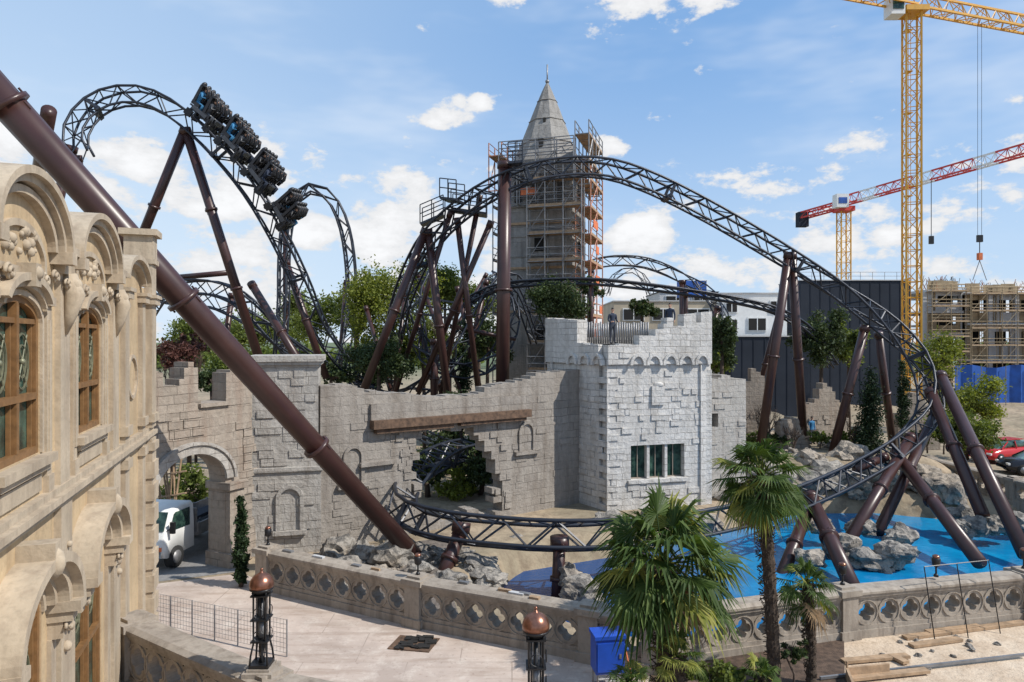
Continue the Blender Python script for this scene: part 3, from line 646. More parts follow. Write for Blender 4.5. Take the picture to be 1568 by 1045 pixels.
for q in [((284,198,39.6),(190,430,41),.27),((284,198,39.6),(400,560,41),.27),((385,435,43),(480,590,40),.24),((437,400,42),(500,580,42),.22),
 ((355,450,47),(330,640,47),.2),((437,345,55.5),(437,600,55),.2),((545,435,57),(548,600,57),.2),((530,430,57),(515,620,57),.18),
 ((773,250,36.6),(769,640,36.4),.36),((652,352,38.4),(556,600,38),.23),((655,352,38.4),(690,640,40),.23),((700,335,38),(735,620,41),.17),((752,340,38),(640,600,41),.17),((690,325,38),(600,620,42),.15),((735,300,38),(668,640,42),.15),
 ((745,430,44),(700,620,44),.16),((640,500,45),(690,640,44),.17),((620,450,45),(600,640,45),.15),((560,470,48),(610,640,47),.15),((665,520,41),(665,640,41),.23),((700,440,44),(745,640,44),.15),((640,420,46),(720,640,42),.13),((745,420,46),(620,640,44),.13),((690,500,43),(790,520,43),.12),
 ((1208,388,38.6),(1162,700,39.5),.25),((1212,388,38.8),(1232,700,42),.25),((1195,470,43.8),(1150,640,46),.17),((1325,500,39.5),(1272,705,40),.25),((1345,510,40),(1368,690,42),.22),
 ((1425,600,37.2),(1505,790,30),.28),((1440,575,38),(1570,850,27),.28),((1432,635,37),(1345,815,31),.25),((1372,695,34.8),(1500,862,25.8),.27),((1395,670,35),(1290,845,28.5),.26),((1240,760,30),(1306,900,24.5),.29),((1240,775,29.5),(1190,900,26),.25),((1355,700,34),(1310,720,33),.2),
 ((857,828,24.1),(852,945,23.9),.22),((707,810,24.9),(668,905,23.6),.25),((980,830,24.7),(975,900,25),.2),
 ((905,400,63.6),(905,600,64),.3),((1045,430,64.5),(1045,600,64.5),.3),((1100,470,62),(1060,600,62),.3),((1050,448,43),(1050,560,45),.14),((905,432,42),(905,560,43),.14),((110,225,37.4),(60,420,37.4),.28),((118,240,37.2),(200,640,40),.22)]:
    sup(*q)
m.mat('track')
for fr,idx in ((main,[f for f in range(5,len(main),9)]),(tb,[f for f in range(4,len(tb),9)])):
    for i in idx:
        p,t,u,s=fr[i]; m.beam(p-u*.72-s*.55,p-u*.72+s*.55,.25,.22,u); m.beam(p-u*.72-s*.5,p-s*.5,.14,.14,t); m.beam(p-u*.72+s*.5,p+s*.5,.14,.14,t)
m.mat('brown'); sup(S(857,822,24.1),S(857,838,24.1),.34,fl=False); sup(S(707,800,24.9),S(705,815,24.8),.34,fl=False)
sup(S(272,425,43.6),S(350,418,43.4),.18,fl=False)
m.obj('support_columns',coaster)
m=MB().mat('track')
def platform(pa,pb,wd=1.0):
    pa,pb=S(*pa),S(*pb); m.beam(pa,pb,wd,.12); d=(pb-pa); n=max(2,int(d.length/1.0)); sd=d.cross(Z).normalized()*wd/2
    for e in (-1,1):
        for i in range(n+1): p=pa.lerp(pb,i/n)+sd*e; m.rod(p,p+Z*1.05,.03)
        for h in (.55,1.05): m.rod(pa+sd*e+Z*h,pb+sd*e+Z*h,.03)
platform((680,306,37.5),(705,309,37.2),1.2); platform((692,322,38.5),(745,330,38.5),1.2); platform((645,345,38.5),(680,330,38.5)); platform((778,252,36.2),(800,250,36.2),.8); platform((640,480,43),(700,490,43),1.4)
m.obj('maintenance_walkway',coaster)
# ---------------------------------------------------------------- train
train=empty('roller_coaster_train')
i0=min(range(len(tb)),key=lambda i:abs(784+F*tb[i][0].x/tb[i][0].y-305))
for c in range(4):
    fi=i0+c*2.35; i=int(fi); fk=fi-i
    p,t,u,s=tb[min(i,len(tb)-2)]; p=p.lerp(tb[min(i+1,len(tb)-1)][0],fk)
    X=Matrix(((t.x,s.x,u.x,p.x),(t.y,s.y,u.y,p.y),(t.z,s.z,u.z,p.z),(0,0,0,1)))
    m=MB(); m.X=X@Matrix.Scale(1.02,4); m.mat('seatg')
    m.hexa((0,0,.42),(.75,0,0),(0,.5,0),(0,0,.1)); m.hexa((.55,0,.6),(.25,0,.05),(0,.45,0),(0,0,.12)); m.mat('black')
    for a in (-.65,.65):
        for b in (-.52,.52):
            for h in (.22,-.02): m.tube([(a,b-.07,h),(a,b+.07,h)],.13,10)
            m.hexa((a,b,.1),(.2,0,0),(0,.08,0),(0,0,.2))
    for row in (-.38,.42):
        for y in (-.98,-.33,.33,.98):
            bz=.62+(.12 if row<0 else 0)
            m.mat('seat'); m.hexa((row,y,bz),(.24,0,.02),(0,.22,0),(-.02,0,.1))
            m.hexa((row-.27,y,bz+.5),(.07,0,.02),(0,.23,0),(-.12,0,.5)); m.ball((row-.4,y,bz+1.05),.2,8,6,(.7,1.0,1.1))
            for q in (-1,1): m.tube([(row-.38,y+q*.2,bz+1.02),(row-.1,y+q*.17,bz+1.1),(row+.14,y+q*.14,bz+.8),(row+.16,y+q*.12,bz+.3)],.055,6)
            m.hexa((row+.3,y,bz-.25),(.05,0,0),(0,.18,0),(-.04,0,.22))
            m.mat(random.choice(['navy','navy','seat','seatg','seat','teal'])); m.tube([(row-.08,y,bz+.1),(row-.1,y,bz+.4),(row-.14,y,bz+.68),(row-.15,y,bz+.8)],[.15,.16,.19,.07],8)
            for q in (-1,1):
                m.tube([(row-.12,y+q*.19,bz+.68),(row+.05,y+q*.25,bz+.48),(row+.2,y+q*.14,bz+.6)],[.055,.045,.03],6)
                m.tube([(row-.05,y+q*.09,bz+.14),(row+.3,y+q*.1,bz+.16),(row+.38,y+q*.1,bz-.28)],[.085,.065,.05],6)
            m.mat('skin'); m.ball((row-.1,y,bz+.95),.12,8,6,(1,.85,1.15)); m.mat('hair'); m.ball((row-.125,y,bz+.99),.125,8,6,(1,.9,1))
    m.mat('seatg'); m.hexa((.1,1.22,.55),(.45,0,0),(0,.04,0),(0,0,.1)); m.hexa((.1,-1.22,.55),(.45,0,0),(0,.04,0),(0,0,.1))
    m.hexa((0,0,.52),(.2,0,0),(0,1.2,0),(0,0,.05)); m.hexa((-.5,0,.55),(.1,0,0),(0,1.15,0),(0,0,.05))
    m.obj('train_car',train)

# ---------------------------------------------------------------- concrete tower + scaffold
ct=empty('concrete_bell_tower')
D=50.0; ctr=S(838,300,D+2.6); ang=math.radians(-17)
TU=V((math.cos(ang),math.sin(ang),0)); TV=V((-TU.y,TU.x,0)); hwT=2.5
def tp_(x,y,z): return V((ctr.x,ctr.y,0))+TU*x+TV*y+Z*z
m=MB().mat('conc')
def tbox(x0,x1,y0,y1,z0,z1):
    m.hexa(tp_((x0+x1)/2,(y0+y1)/2,(z0+z1)/2),TU*((x1-x0)/2),TV*((y1-y0)/2),Z*((z1-z0)/2))
h=hwT; tbox(-h,h,-h,h,0,17.9)
tbox(-h-.15,h+.15,-h-.15,h+.15,17.9,18.2)
for x in (-h+.3,-h*.36,h*.36,h-.3):
    for y in (-h+.3,h-.3): tbox(x-.3,x+.3,y-.3,y+.3,18.2,20.2); 
for y in (-h*.36,h*.36):
    for x in (-h+.3,h-.3): tbox(x-.3,x+.3,y-.3,y+.3,18.2,20.2)
tbox(-h+.9,h-.9,-h+.9,h-.9,18.2,20.2)
tbox(-h-.1,h+.1,-h-.1,h+.1,20.2,21.1); tbox(-h-.3,h+.3,-h-.3,h+.3,21.1,21.35)
for zz in (14.2,15.7,12.0): tbox(-h-.06,h+.06,-h-.06,h+.06,zz,zz+.12)
m.mat('dark')
for zz in (5,8,11,14.6): 
    tbox(-.35,.35,-h-.02,-h+.3,zz,zz+1.0); tbox(h-.3,h+.02,-.35,.35,zz,zz+1.0)
m.mat('plank')
for zz in (10.1,13.3,16.6): tbox(-h-.12,h+.12,-h-.12,-h-.07,zz,zz+.18); tbox(h+.07,h+.12,-h,h,zz,zz+.18)
m.obj('shaft',ct)
m=MB().mat('conc'); rings=[(21.35,2.9),(22.2,2.4),(23.8,1.78),(25.8,1.0),(27.2,.42),(27.9,.08)]; N=8; vs=[]
for z_,r in rings:
    for k_ in range(N): a=2*math.pi*(k_+.5)/N; vs.append(tp_(r*math.cos(a),r*math.sin(a),z_))
fs=[(i*N+k_,i*N+(k_+1)%N,(i+1)*N+(k_+1)%N,(i+1)*N+k_) for i in range(len(rings)-1) for k_ in range(N)]; m.add(vs,fs)
for z_,r in ((23.0,2.13),(24.8,1.42),(26.4,.78)):
    pts=[tp_(r*math.cos(2*math.pi*(k_+.5)/N),r*math.sin(2*math.pi*(k_+.5)/N),z_) for k_ in range(N+1)]; m.tube(pts,.04,5)
m.mat('galv'); m.rod(tp_(0,0,27.8),tp_(0,0,29.3),.06,6); m.ball(tp_(0,0,28),.16); m.mat('dark'); m.hexa(tp_(0,-2.05,22.7),(.2,0,0),(0,.15,0),(0,0,.35)); m.hexa(tp_(.1,-1.3,24.6),(.1,0,0),(0,.15,0),(0,0,.18)); m.obj('spire',ct)
def scaffold(m,P,s0,s1,n0,n1,z0,z1,bay=2.0,lift=2.0,r=.045,plank=True,pole='galv',diag=True):
    nb=max(1,round((s1-s0)/bay)); nz=max(1,round((z1-z0)/lift))
    m.mat(pole)
    for i in range(nb+1):
        s=s0+(s1-s0)*i/nb
        for n_ in (n0,n1): m.rod(P(s,n_,z0),P(s,n_,z1+1.0),r)
        for j in range(nz+1): z=z0+(z1-z0)*j/nz; m.rod(P(s,n0,z),P(s,n1,z),r)
    for j in range(nz+1):
        z=z0+(z1-z0)*j/nz; m.mat(pole)
        for n_ in (n0,n1):
            for dz in (0,.5,1.0): m.rod(P(s0,n_,z+dz),P(s1,n_,z+dz),r*.8)
        if plank and j>0:
            m.mat('plank'); a,b,c_,d_=P(s0,n0,z),P(s1,n0,z),P(s1,n1,z),P(s0,n1,z); m.add([a,b,c_,d_,a+Z*.06,b+Z*.06,c_+Z*.06,d_+Z*.06],[(0,1,2,3),(4,5,6,7),(0,1,5,4),(3,2,6,7),(0,3,7,4),(1,2,6,5)])
            m.add([P(s0,n1,z+.06),P(s1,n1,z+.06),P(s1,n1,z+.22),P(s0,n1,z+.22)],[(0,1,2,3)])
        if diag and j<nz:
            m.mat(pole); z2=z0+(z1-z0)*(j+1)/nz
            for i in range(0,nb,2): m.rod(P(s0+(s1-s0)*(i)/nb,n1,z),P(s0+(s1-s0)*(i+1)/nb,n1,z2),r*.8)
m=MB()
scaffold(m,lambda s,n,z:tp_(h+.25+n,s,z),-2.6,2.6,0,1.1,0,19.6,2.6,1.9,pole='scaf')
scaffold(m,lambda s,n,z:tp_(s,-h-.25-n,z),-.6,3.4,0,.9,0,19.6,1.3,1.9,pole='galv')
scaffold(m,lambda s,n,z:tp_(-h-.25-n,s,z),-2.6,2.6,0,.8,0,18,2.6,1.9,pole='galv')
scaffold(m,lambda s,n,z:tp_(s,-h-.3-n,z),-2.8,2.8,0,.7,18.0,21.6,1.4,1.8,pole='galv',plank=False)
scaffold(m,lambda s,n,z:tp_(-h-.3-n,s,z),-2.8,2.8,0,1.0,19.2,21.8,1.4,1.8,pole='scaf')
scaffold(m,lambda s,n,z:tp_(h+.3+n,s,z),-3.0,2.8,0,1.0,19.2,22.8,1.4,1.8,pole='galv')
m.mat('orange')
for zz in (8.6,10.4,12.6,14.8,16.6): m.hexa(tp_(h+1.42,ru(-1.5,1.5),zz),TU*.02,TV*ru(.4,1.0),Z*.3)
m.hexa(tp_(-.6,-h-.7,18.9),TU*.6,(0,.02,0),Z*.25)
m.obj('tower_scaffold',ct)

# ---------------------------------------------------------------- cranes
def lattice(m,a,b,w,h_,seg,r,up=Z,tri=False):
    a,b=V(a),V(b); t=(b-a).normalized(); sd=t.cross(up)
    if sd.length<.01: sd=V((1,0,0))
    sd.normalize(); u=sd.cross(t).normalized(); n=max(1,round((b-a).length/seg))
    offs=[sd*w/2+u*h_/2,-sd*w/2+u*h_/2,-sd*w/2-u*h_/2,sd*w/2-u*h_/2] if not tri else [u*h_*.7,-sd*w/2-u*h_*.3,sd*w/2-u*h_*.3]
    K=len(offs)
    for o in offs: m.beam(a+o,b+o,r*2,r*2,u)
    for i in range(n):
        p=a.lerp(b,i/n); q=a.lerp(b,(i+1)/n)
        for k_ in range(K):
            o1,o2=offs[k_],offs[(k_+1)%K]
            if i%2: o1,o2=o2,o1
            m.rod(p+o1,q+o2,r*.5); m.rod(q+o1,q+o2,r*.5)
m=MB().mat('yellow'); bc=G(1396,66); zt=39.6
lattice(m,bc,bc+Z*zt,1.3,1.3,1.5,.08,V((.25,1,0)))
m.hexa(bc+Z*(zt+.2),(1.1,0,0),(0,1.1,0),(0,0,.25)); jd=V((.95,.30,0)).normalized()
lattice(m,bc+Z*(zt+1.0),bc+Z*(zt+1.0)+jd*30,1.3,1.5,1.6,.1,Z,True); lattice(m,bc+Z*(zt+1.2),bc+Z*(zt+1.2)-jd*16,1.4,1.0,1.7,.09,Z)
m.mat('white'); m.hexa(bc+V((-1.9,-.4,zt+.4)),(.65,0,0),(0,.7,0),(0,0,.85)); m.mat('glass'); m.hexa(bc+V((-1.9,-1.12,zt+.5)),(.52,0,0),(0,.03,0),(0,0,.5))
m.mat('black'); 
jx=bc+Z*(zt+.5)+jd*8.8
for e in (-.2,.2): m.rod(jx+V((e,0,0)),jx+V((e,0,-21.5)),.022)
m.hexa(jx+V((0,0,-21.8)),(.25,0,0),(0,.15,0),(0,0,.35)); m.rod(jx+V((0,0,-22)),jx+V((0,0,-24)),.05); m.mat('orange'); m.hexa(jx+V((0,0,-23.6)),(.18,0,0),(0,.2,0),(0,0,.35)); m.mat('galv')
for q in (-1,1): m.rod(jx+V((0,0,-24)),jx+V((q*.7,0,-26)),.04)
m.mat('yellow')
for i in range(10): m.hexa(bc+V((-.35,0,4*i+2)),(.3,0,0),(0,.35,0),(0,0,.03)); 
for e in (-.5,-.27): m.rod(bc+V((e,-.3,0)),bc+V((e,-.3,zt)),.03)
m.obj('tower_crane')
m=MB().mat('yellow'); bc=G(1292,115); z2=8+(522.5-322)/F*115
lattice(m,bc,bc+Z*z2,1.6,1.6,1.8,.09,V((0,1,0))); m.mat('red')
m.hexa(bc+Z*(z2+.1),(1.3,0,0),(0,1.3,0),(0,0,.4))
tip=S(1640,212,88); root=bc+Z*(z2+1.3); n=11
for i in range(n):
    m.mat('red' if i%3!=1 else 'white'); lattice(m,root.lerp(tip,i/n),root.lerp(tip,(i+1)/n),1.4,1.5,1.7,.11,Z,True)
m.mat('red'); cb=root-(tip-root).normalized()*8; lattice(m,root-Z*.3,cb-Z*.3,1.5,1.0,1.6,.12)
m.mat('dgrey'); m.hexa(cb-Z*1.0,(.9,0,0),(0,.7,0),(0,0,1.3)); m.mat('white'); m.hexa(bc+V((-1.2,-1.4,z2+1.2)),(1.0,0,0),(0,.8,0),(0,0,1.1)); m.mat('bluefence'); m.hexa(bc+V((-1.2,-2.22,z2+1.2)),(.7,0,0),(0,.03,0),(0,0,.5))
m.mat('black'); j=root.lerp(tip,.45); m.rod(j,j-Z*9,.06); m.hexa(j-Z*9.4,(.3,0,0),(0,.2,0),(0,0,.6))
m.obj('tower_crane')

# ---------------------------------------------------------------- background buildings
def block(name,px0,px1,pyt,d,depth,mat,wins=None,z0=-.5,winmat='dark',rail=True):
    a,b=S(px0,pyt,d),S(px1,pyt,d); m=MB().mat(mat); m.box(a.x,b.x,d,d+depth,z0,a.z)
    m.mat('lgrey' if mat!='lgrey' else 'dgrey'); m.box(a.x-.1,b.x+.1,d-.12,d+depth,a.z,a.z+.12)
    if mat=='dgrey':
        m.mat('dgrey'); n=int((b.x-a.x)/1.2)
        for i in range(1,n): x=a.x+(b.x-a.x)*i/n; m.box(x-.04,x+.04,d-.05,d-.004,z0,a.z-.05)
    if wins:
        for (x0,x1,y0,y1) in wins:
            p,q=S(x0,y0,d),S(x1,y1,d); m.mat('white'); m.box(p.x-.12,q.x+.12,d-.10,d-.004,q.z-.12,p.z+.12); m.mat(winmat); m.box(p.x,q.x,d-.14,d-.101,q.z,p.z)
            m.mat('white'); m.box((p.x+q.x)/2-.05,(p.x+q.x)/2+.05,d-.17,d-.141,q.z,p.z)
    if rail:
        m.mat('galv'); n=int((b.x-a.x)/1.5)
        for i in range(n+1): x=a.x+(b.x-a.x)*i/n; m.rod((x,d+.3,a.z),(x,d+.3,a.z+1.1),.03)
        m.rod((a.x,d+.3,a.z+1.1),(b.x,d+.3,a.z+1.1),.03); m.rod((a.x,d+.3,a.z+.6),(b.x,d+.3,a.z+.6),.03)
    return m.obj(name)
block('dark_hall_building',1226,1394,430,86,7,'dgrey',rail=True)
block('white_office_building',1105,1205,450,78,7,'white',[(1112,1128,465,478),(1146,1172,488,506),(1180,1198,462,478),(1112,1128,490,506)],rail=False)
block('dark_office_annexe',1120,1240,516,74,3,'dgrey',rail=False)
block('yellow_shop_building',940,1105,462,80,10,'beige',[(955,985,474,490),(1000,1030,474,490),(1050,1085,474,492)],rail=False)
block('low_shed',1010,1100,448,100,10,'lgrey',[(1020,1050,454,460),(1060,1090,454,460)],rail=False)
m=MB().mat('bluefence'); p=S(1042,430,90); q=S(1082,455,90); m.box(p.x,q.x,90,92,q.z,p.z); m.mat('galv')
for i in range(5): x=p.x+(q.x-p.x)*i/4; m.rod((x,90,0),(x,90,q.z),.1)
m.rod((p.x,89.9,q.z),(q.x,89.9,p.z),.06); m.obj('blue_storage_container')
cb_=MB().mat('lgrey'); d=98
for (x0,x1,lv) in ((1478,1640,[550,495,448]),(1418,1476,[545,510,476,444])):
    a,b=S(x0,0,d).x,S(x1,0,d).x
    for y in lv: z=S(0,y,d).z; cb_.mat('lgrey'); cb_.box(a,b,d,d+14,z-.35,z)
    n=int((b-a)/3.2)
    for i in range(n+1):
        x=a+(b-a)*i/n; cb_.mat('lgrey'); cb_.box(x-.3,x+.3,d+.2,d+.8,0,S(0,lv[-1],d).z-.36)
    for i in range(n):
        x=a+(b-a)*i/n
        for j,y in enumerate(lv[1:]):
            zt_=S(0,y,d).z-.36; zb_=S(0,lv[j],d).z+.01; cb_.mat(random.choice(['form','form','beige','lgrey']))
            hh=zt_-zb_; X0=x+.3; X1=x+(b-a)/n-.3
            cb_.box(X0,X1,d+.4,d+.6,zb_,zb_+hh*.38); cb_.box(X0,X1,d+.4,d+.6,zt_-hh*.18,zt_); wv=ru(.1,.35)*(X1-X0); cb_.box(X0,X0+wv,d+.4,d+.6,zb_+hh*.38,zt_-hh*.18)
            if rnd()<.6: cb_.box(X1-.5,X1,d+.4,d+.6,zb_+hh*.38,zt_-hh*.18)
            cb_.mat('form')
            for q in range(3): xx=ru(X0,X1); cb_.rod((xx,d+.3,zb_),(xx,d+.3,zt_),.07)
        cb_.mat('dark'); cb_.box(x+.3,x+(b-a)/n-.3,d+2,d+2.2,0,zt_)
    for i in range(46):
        x=ru(a,b); cb_.mat('scaf' if i%2 else 'galv'); z=S(0,lv[-1],d).z; cb_.rod((x,d+ru(0,3),z),(x,d+ru(0,3),z+ru(1,2.2)),.045)
    cb_.mat('form'); z=S(0,lv[-1],d).z
    for i in range(8): x=ru(a,b-3); cb_.box(x,x+ru(1,3),d+.2+i*.03,d+.22+i*.03,z,z+ru(.5,1.4))
    sm=(lambda s,n_,z:V((s,d-.3-n_,z))); scaffold(cb_,sm,a,b,0,1.1,0,S(0,lv[-1],d).z-.3,2.2,2.3,r=.055,pole='form')
cb_.obj('concrete_frame_building')
m=MB().mat('bluefence')
for i in range(50):
    x0=S(1462,0,84).x+i*1.0; m.add([(x0,84+.25*math.sin(i*2.1),0.4),(x0+1.0,84+.25*math.sin((i+1)*2.1),.4),(x0+1.0,84+.25*math.sin((i+1)*2.1),4.9+.2*math.sin(i+1)),(x0,84+.25*math.sin(i*2.1),4.9+.2*math.sin(i))],[(0,1,2,3)])
m.mat('galv')
for i in range(17): x0=S(1462,0,84).x+i*3.0; m.rod((x0,83.6,0),(x0,83.6,5.0),.06)
m.obj('blue_site_fence')

# ---------------------------------------------------------------- vegetation
def foliage(m,mat,cl,N,size,asp=1.6,tight=.16):
    m.mat(mat); W=np.array([c[1][0]*c[1][2] for c in cl]); W=W/W.sum(); cen=[];
    nc=max(12,N//45)
    idx=np.random.choice(len(cl),nc,p=W)
    for i in idx:
        c,r=cl[i]; v=np.random.normal(size=3); v/=np.linalg.norm(v); k_=np.random.uniform(.35,1.05)
        cen.append(np.array(c)+v*np.array(r)*k_)
    cen=np.array(cen); ci=np.random.randint(0,nc,N); rs=np.mean([c[1][0] for c in cl])*tight
    pos=cen[ci]+np.random.normal(size=(N,3))*rs*np.random.uniform(.6,1.4,size=(nc,1))[ci]
    a=np.random.normal(size=(N,3)); a/=np.linalg.norm(a,axis=1)[:,None]; b=np.random.normal(size=(N,3)); b=np.cross(a,b); b/=np.linalg.norm(b,axis=1)[:,None]
    sz=size*np.random.uniform(.6,1.4,size=(N,1)); a=a*sz*asp*.5; b=b*sz*.5
    vv=np.stack([pos-a,pos+b,pos+a,pos-b],1).reshape(-1,3); o=len(m.v)
    m.v.extend(map(tuple,vv.tolist())); m.f.extend([[o+4*i,o+4*i+1,o+4*i+2,o+4*i+3] for i in range(N)]); m.mi.extend([m.cur]*N); m.sm.extend([False]*N)
    return cen
def tree(name,px,py_c,d,rx,rz,mat,N=5000,size=.16,zbase=0,lobes=5,trunk=.16,asp=1.6,tight=.16):
    c=S(px,py_c,d); m=MB(); cl=[((c.x,c.y,c.z),(rx*.7,rx*.7,rz*.75))]
    for i in range(lobes):
        a=ru(0,6.28); cl.append(((c.x+math.cos(a)*rx*.6,c.y+math.sin(a)*rx*.5,c.z+ru(-.6,.75)*rz),(rx*ru(.3,.5),rx*ru(.3,.5),rz*ru(.22,.4))))
    cen=foliage(m,mat,cl,N,size,asp,tight); m.mat('bark'); b=V((c.x,c.y,zbase)); mid=V((c.x+ru(-.2,.2),c.y,c.z-rz*.4)); m.tube([b,b.lerp(mid,.5)+V((ru(-.1,.1),0,0)),mid,c+Z*rz*.3],[trunk,trunk*.85,trunk*.7,trunk*.2],8)
    for i in range(min(14,len(cen))):
        q=V(cen[i]); m.tube([mid.lerp(c,ru(0,.6)),(mid+q)/2+Z*.2,q],[trunk*.4,trunk*.25,trunk*.06],5)
    m.obj(name)
tree('willow_tree',598,485,50,3.5,3.9,'leaf_yel',14000,.13,lobes=10,tight=.26)
tree('olive_tree',585,550,40,1.9,1.5,'leaf_dark',7500,.10,tight=.22)
tree('broadleaf_tree',680,440,58,2.8,2.8,'leaf_olive',6500,.14,tight=.22)
tree('broadleaf_tree',735,470,62,2.8,2.6,'leaf_olive',5000,.15,tight=.22)
tree('broadleaf_tree',480,490,66,3.4,2.8,'leaf_olive',6500,.16,tight=.22)
tree('broadleaf_tree',545,470,64,2.8,2.6,'leaf_olive',5500,.16,tight=.22)
tree('broadleaf_tree',650,520,50,2.6,2.4,'leaf_olive',6000,.13,tight=.22)
tree('pine_tree',850,462,42,2.1,1.45,'leaf_dark',10000,.10,lobes=8,tight=.22)
tree('olive_tree',905,440,46,1.0,.9,'leaf_dark',2500,.11)
tree('olive_tree',985,470,46,1.2,.8,'leaf_dark',3000,.11)
tree('pine_tree',1105,520,43,1.2,2.0,'leaf_dark',6500,.11,zbase=1.4,tight=.24)
tree('pine_tree',1255,515,46,1.9,2.1,'leaf_dark',9500,.11,zbase=1.4,lobes=8,tight=.22)
tree('pine_tree',1300,530,48,1.2,1.8,'leaf_olive',5000,.12,zbase=1.4,tight=.22)
tree('broadleaf_tree',1085,560,60,2.0,1.6,'leaf_olive',3500,.15,zbase=0)
tree('shrub',1440,545,60,2.2,2.8,'leaf_yel',5500,.13,tight=.22)
tree('shrub',1480,615,46,2.2,1.5,'leaf_yel',7000,.11,zbase=0,tight=.2)
tree('shrub',1475,660,41,1.9,1.6,'leaf_olive',7500,.11,zbase=0,tight=.2)
tree('olive_tree',325,585,30,.8,.65,'leaf_dark',3500,.08,zbase=3)
tree('olive_tree',345,565,34,1.3,1.4,'leaf_olive',4500,.085,tight=.22)
tree('red_twig_shrub',265,545,40,1.5,1.0,'leaf_red',3000,.07,asp=4)
tree('red_twig_shrub',290,530,44,1.4,.8,'leaf_red',2600,.07,asp=4)
tree('broadleaf_tree',370,512,75,4.2,2.6,'leaf_olive',6000,.18,tight=.22)
tree('broadleaf_tree',430,500,80,3.8,2.6,'leaf_olive',5000,.19,tight=.22)
tree('broadleaf_tree',300,510,85,4.0,2.2,'leaf_olive',5000,.2,tight=.22)
tree('broadleaf_tree',285,745,34,1.6,1.6,'leaf_olive',3500,.12)
tree('shrub',700,640,37,1.8,1.5,'leaf_dark',5500,.11); tree('shrub',655,715,35,1.3,1.3,'leaf_dark',4500,.1); tree('shrub',735,720,35.5,1.4,1.4,'leaf_dark',5000,.1); tree('shrub',695,745,34.5,1.1,.8,'leaf_yel',2500,.09)
tree('shrub',700,700,42,2.4,2.2,'leaf_dark',5000,.13)
tree('shrub',745,520,48,2.0,1.8,'leaf_dark',4500,.13); tree('shrub',560,560,46,1.8,1.5,'leaf_dark',4000,.12); tree('shrub',510,575,44,1.3,.8,'leaf_dark',2500,.12)
def cypress(name,px,pyb,pyt,d,r,N=4000):
    a=S(px,pyb,d); b=S(px,pyt,d); m=MB(); n=11; cl=[]
    for i in range(n):
        t=i/(n-1); rr=r*(1-.8*t**1.6)*(.75 if i==0 else 1); cl.append(((a.x,a.y,a.z+(b.z-a.z)*t),(rr,rr,(b.z-a.z)/n*.9)))
    foliage(m,'leaf_cyp',cl,N,.07,2.2,tight=.38); m.mat('bark'); m.tube([a-Z*.4,b],[.08,.02],6); m.obj(name)
cypress('cypress_tree',369,885,760,22.2,.2,4500); cypress('cypress_tree',1332,690,570,40,.75,7500); cypress('cypress_tree',1382,650,560,44,.45,3500); cypress('cypress_tree',710,600,500,43,.5,3500)
def twig(m,p,d,L,r,dep):
    q=p+d*L; m.tube([p,(p+q)/2+V((ru(-1,1),ru(-1,1),ru(-.3,.3)))*L*.06,q],[r,r*.8,r*.6],4,False)
    if dep>0:
        for i in range(3): twig(m,p+d*L*ru(.5,1),(d+V((ru(-1,1),ru(-1,1),ru(-.2,.9)))*.55).normalized(),L*ru(.6,.8),r*.6,dep-1)
def bare(name,px,d,z0,L,n=4):
    m=MB().mat('bark'); p=G(px,d,z0)
    m.tube([G(px,d,-.2),p],[.1,.07],6)
    for i in range(n): twig(m,p,V((ru(-.4,.4),ru(-.4,.4),1)).normalized(),L,.05,3)
    m.obj(name)
bare('bare_tree',255,42,4,1.4); bare('bare_tree',300,45,4.5,1.3); bare('bare_tree',1175,42,1.4,1.3); bare('bare_tree',1140,41,1.4,1.2); bare('bare_tree',1212,40,1.4,.8); bare('bare_tree',1300,41,1.4,.8); bare('bare_tree',350,60,4,1.8); bare('bare_tree',690,48,6,1.8)
for i in range(9):
    px=[1150,1190,1215,1255,1290,1320,1400,1420,1445][i]; tree('shrub',px,668+ru(-6,8),ru(40,42),ru(.6,1.0),ru(.4,.7),random.choice(['leaf_dark','leaf_olive','leaf_olive']),1300,.09,zbase=1.3,lobes=3,trunk=.05)
m=MB(); cl=[]
for i in range(140):
    x=-260+i*4.2+ru(-2,2); y=ru(190,230); cl.append(((x,y,ru(1.5,5)),(ru(4,8),4,ru(2.5,5.5))))
foliage(m,'leaf_olive',cl,16000,1.3); m.obj('distant_treeline')
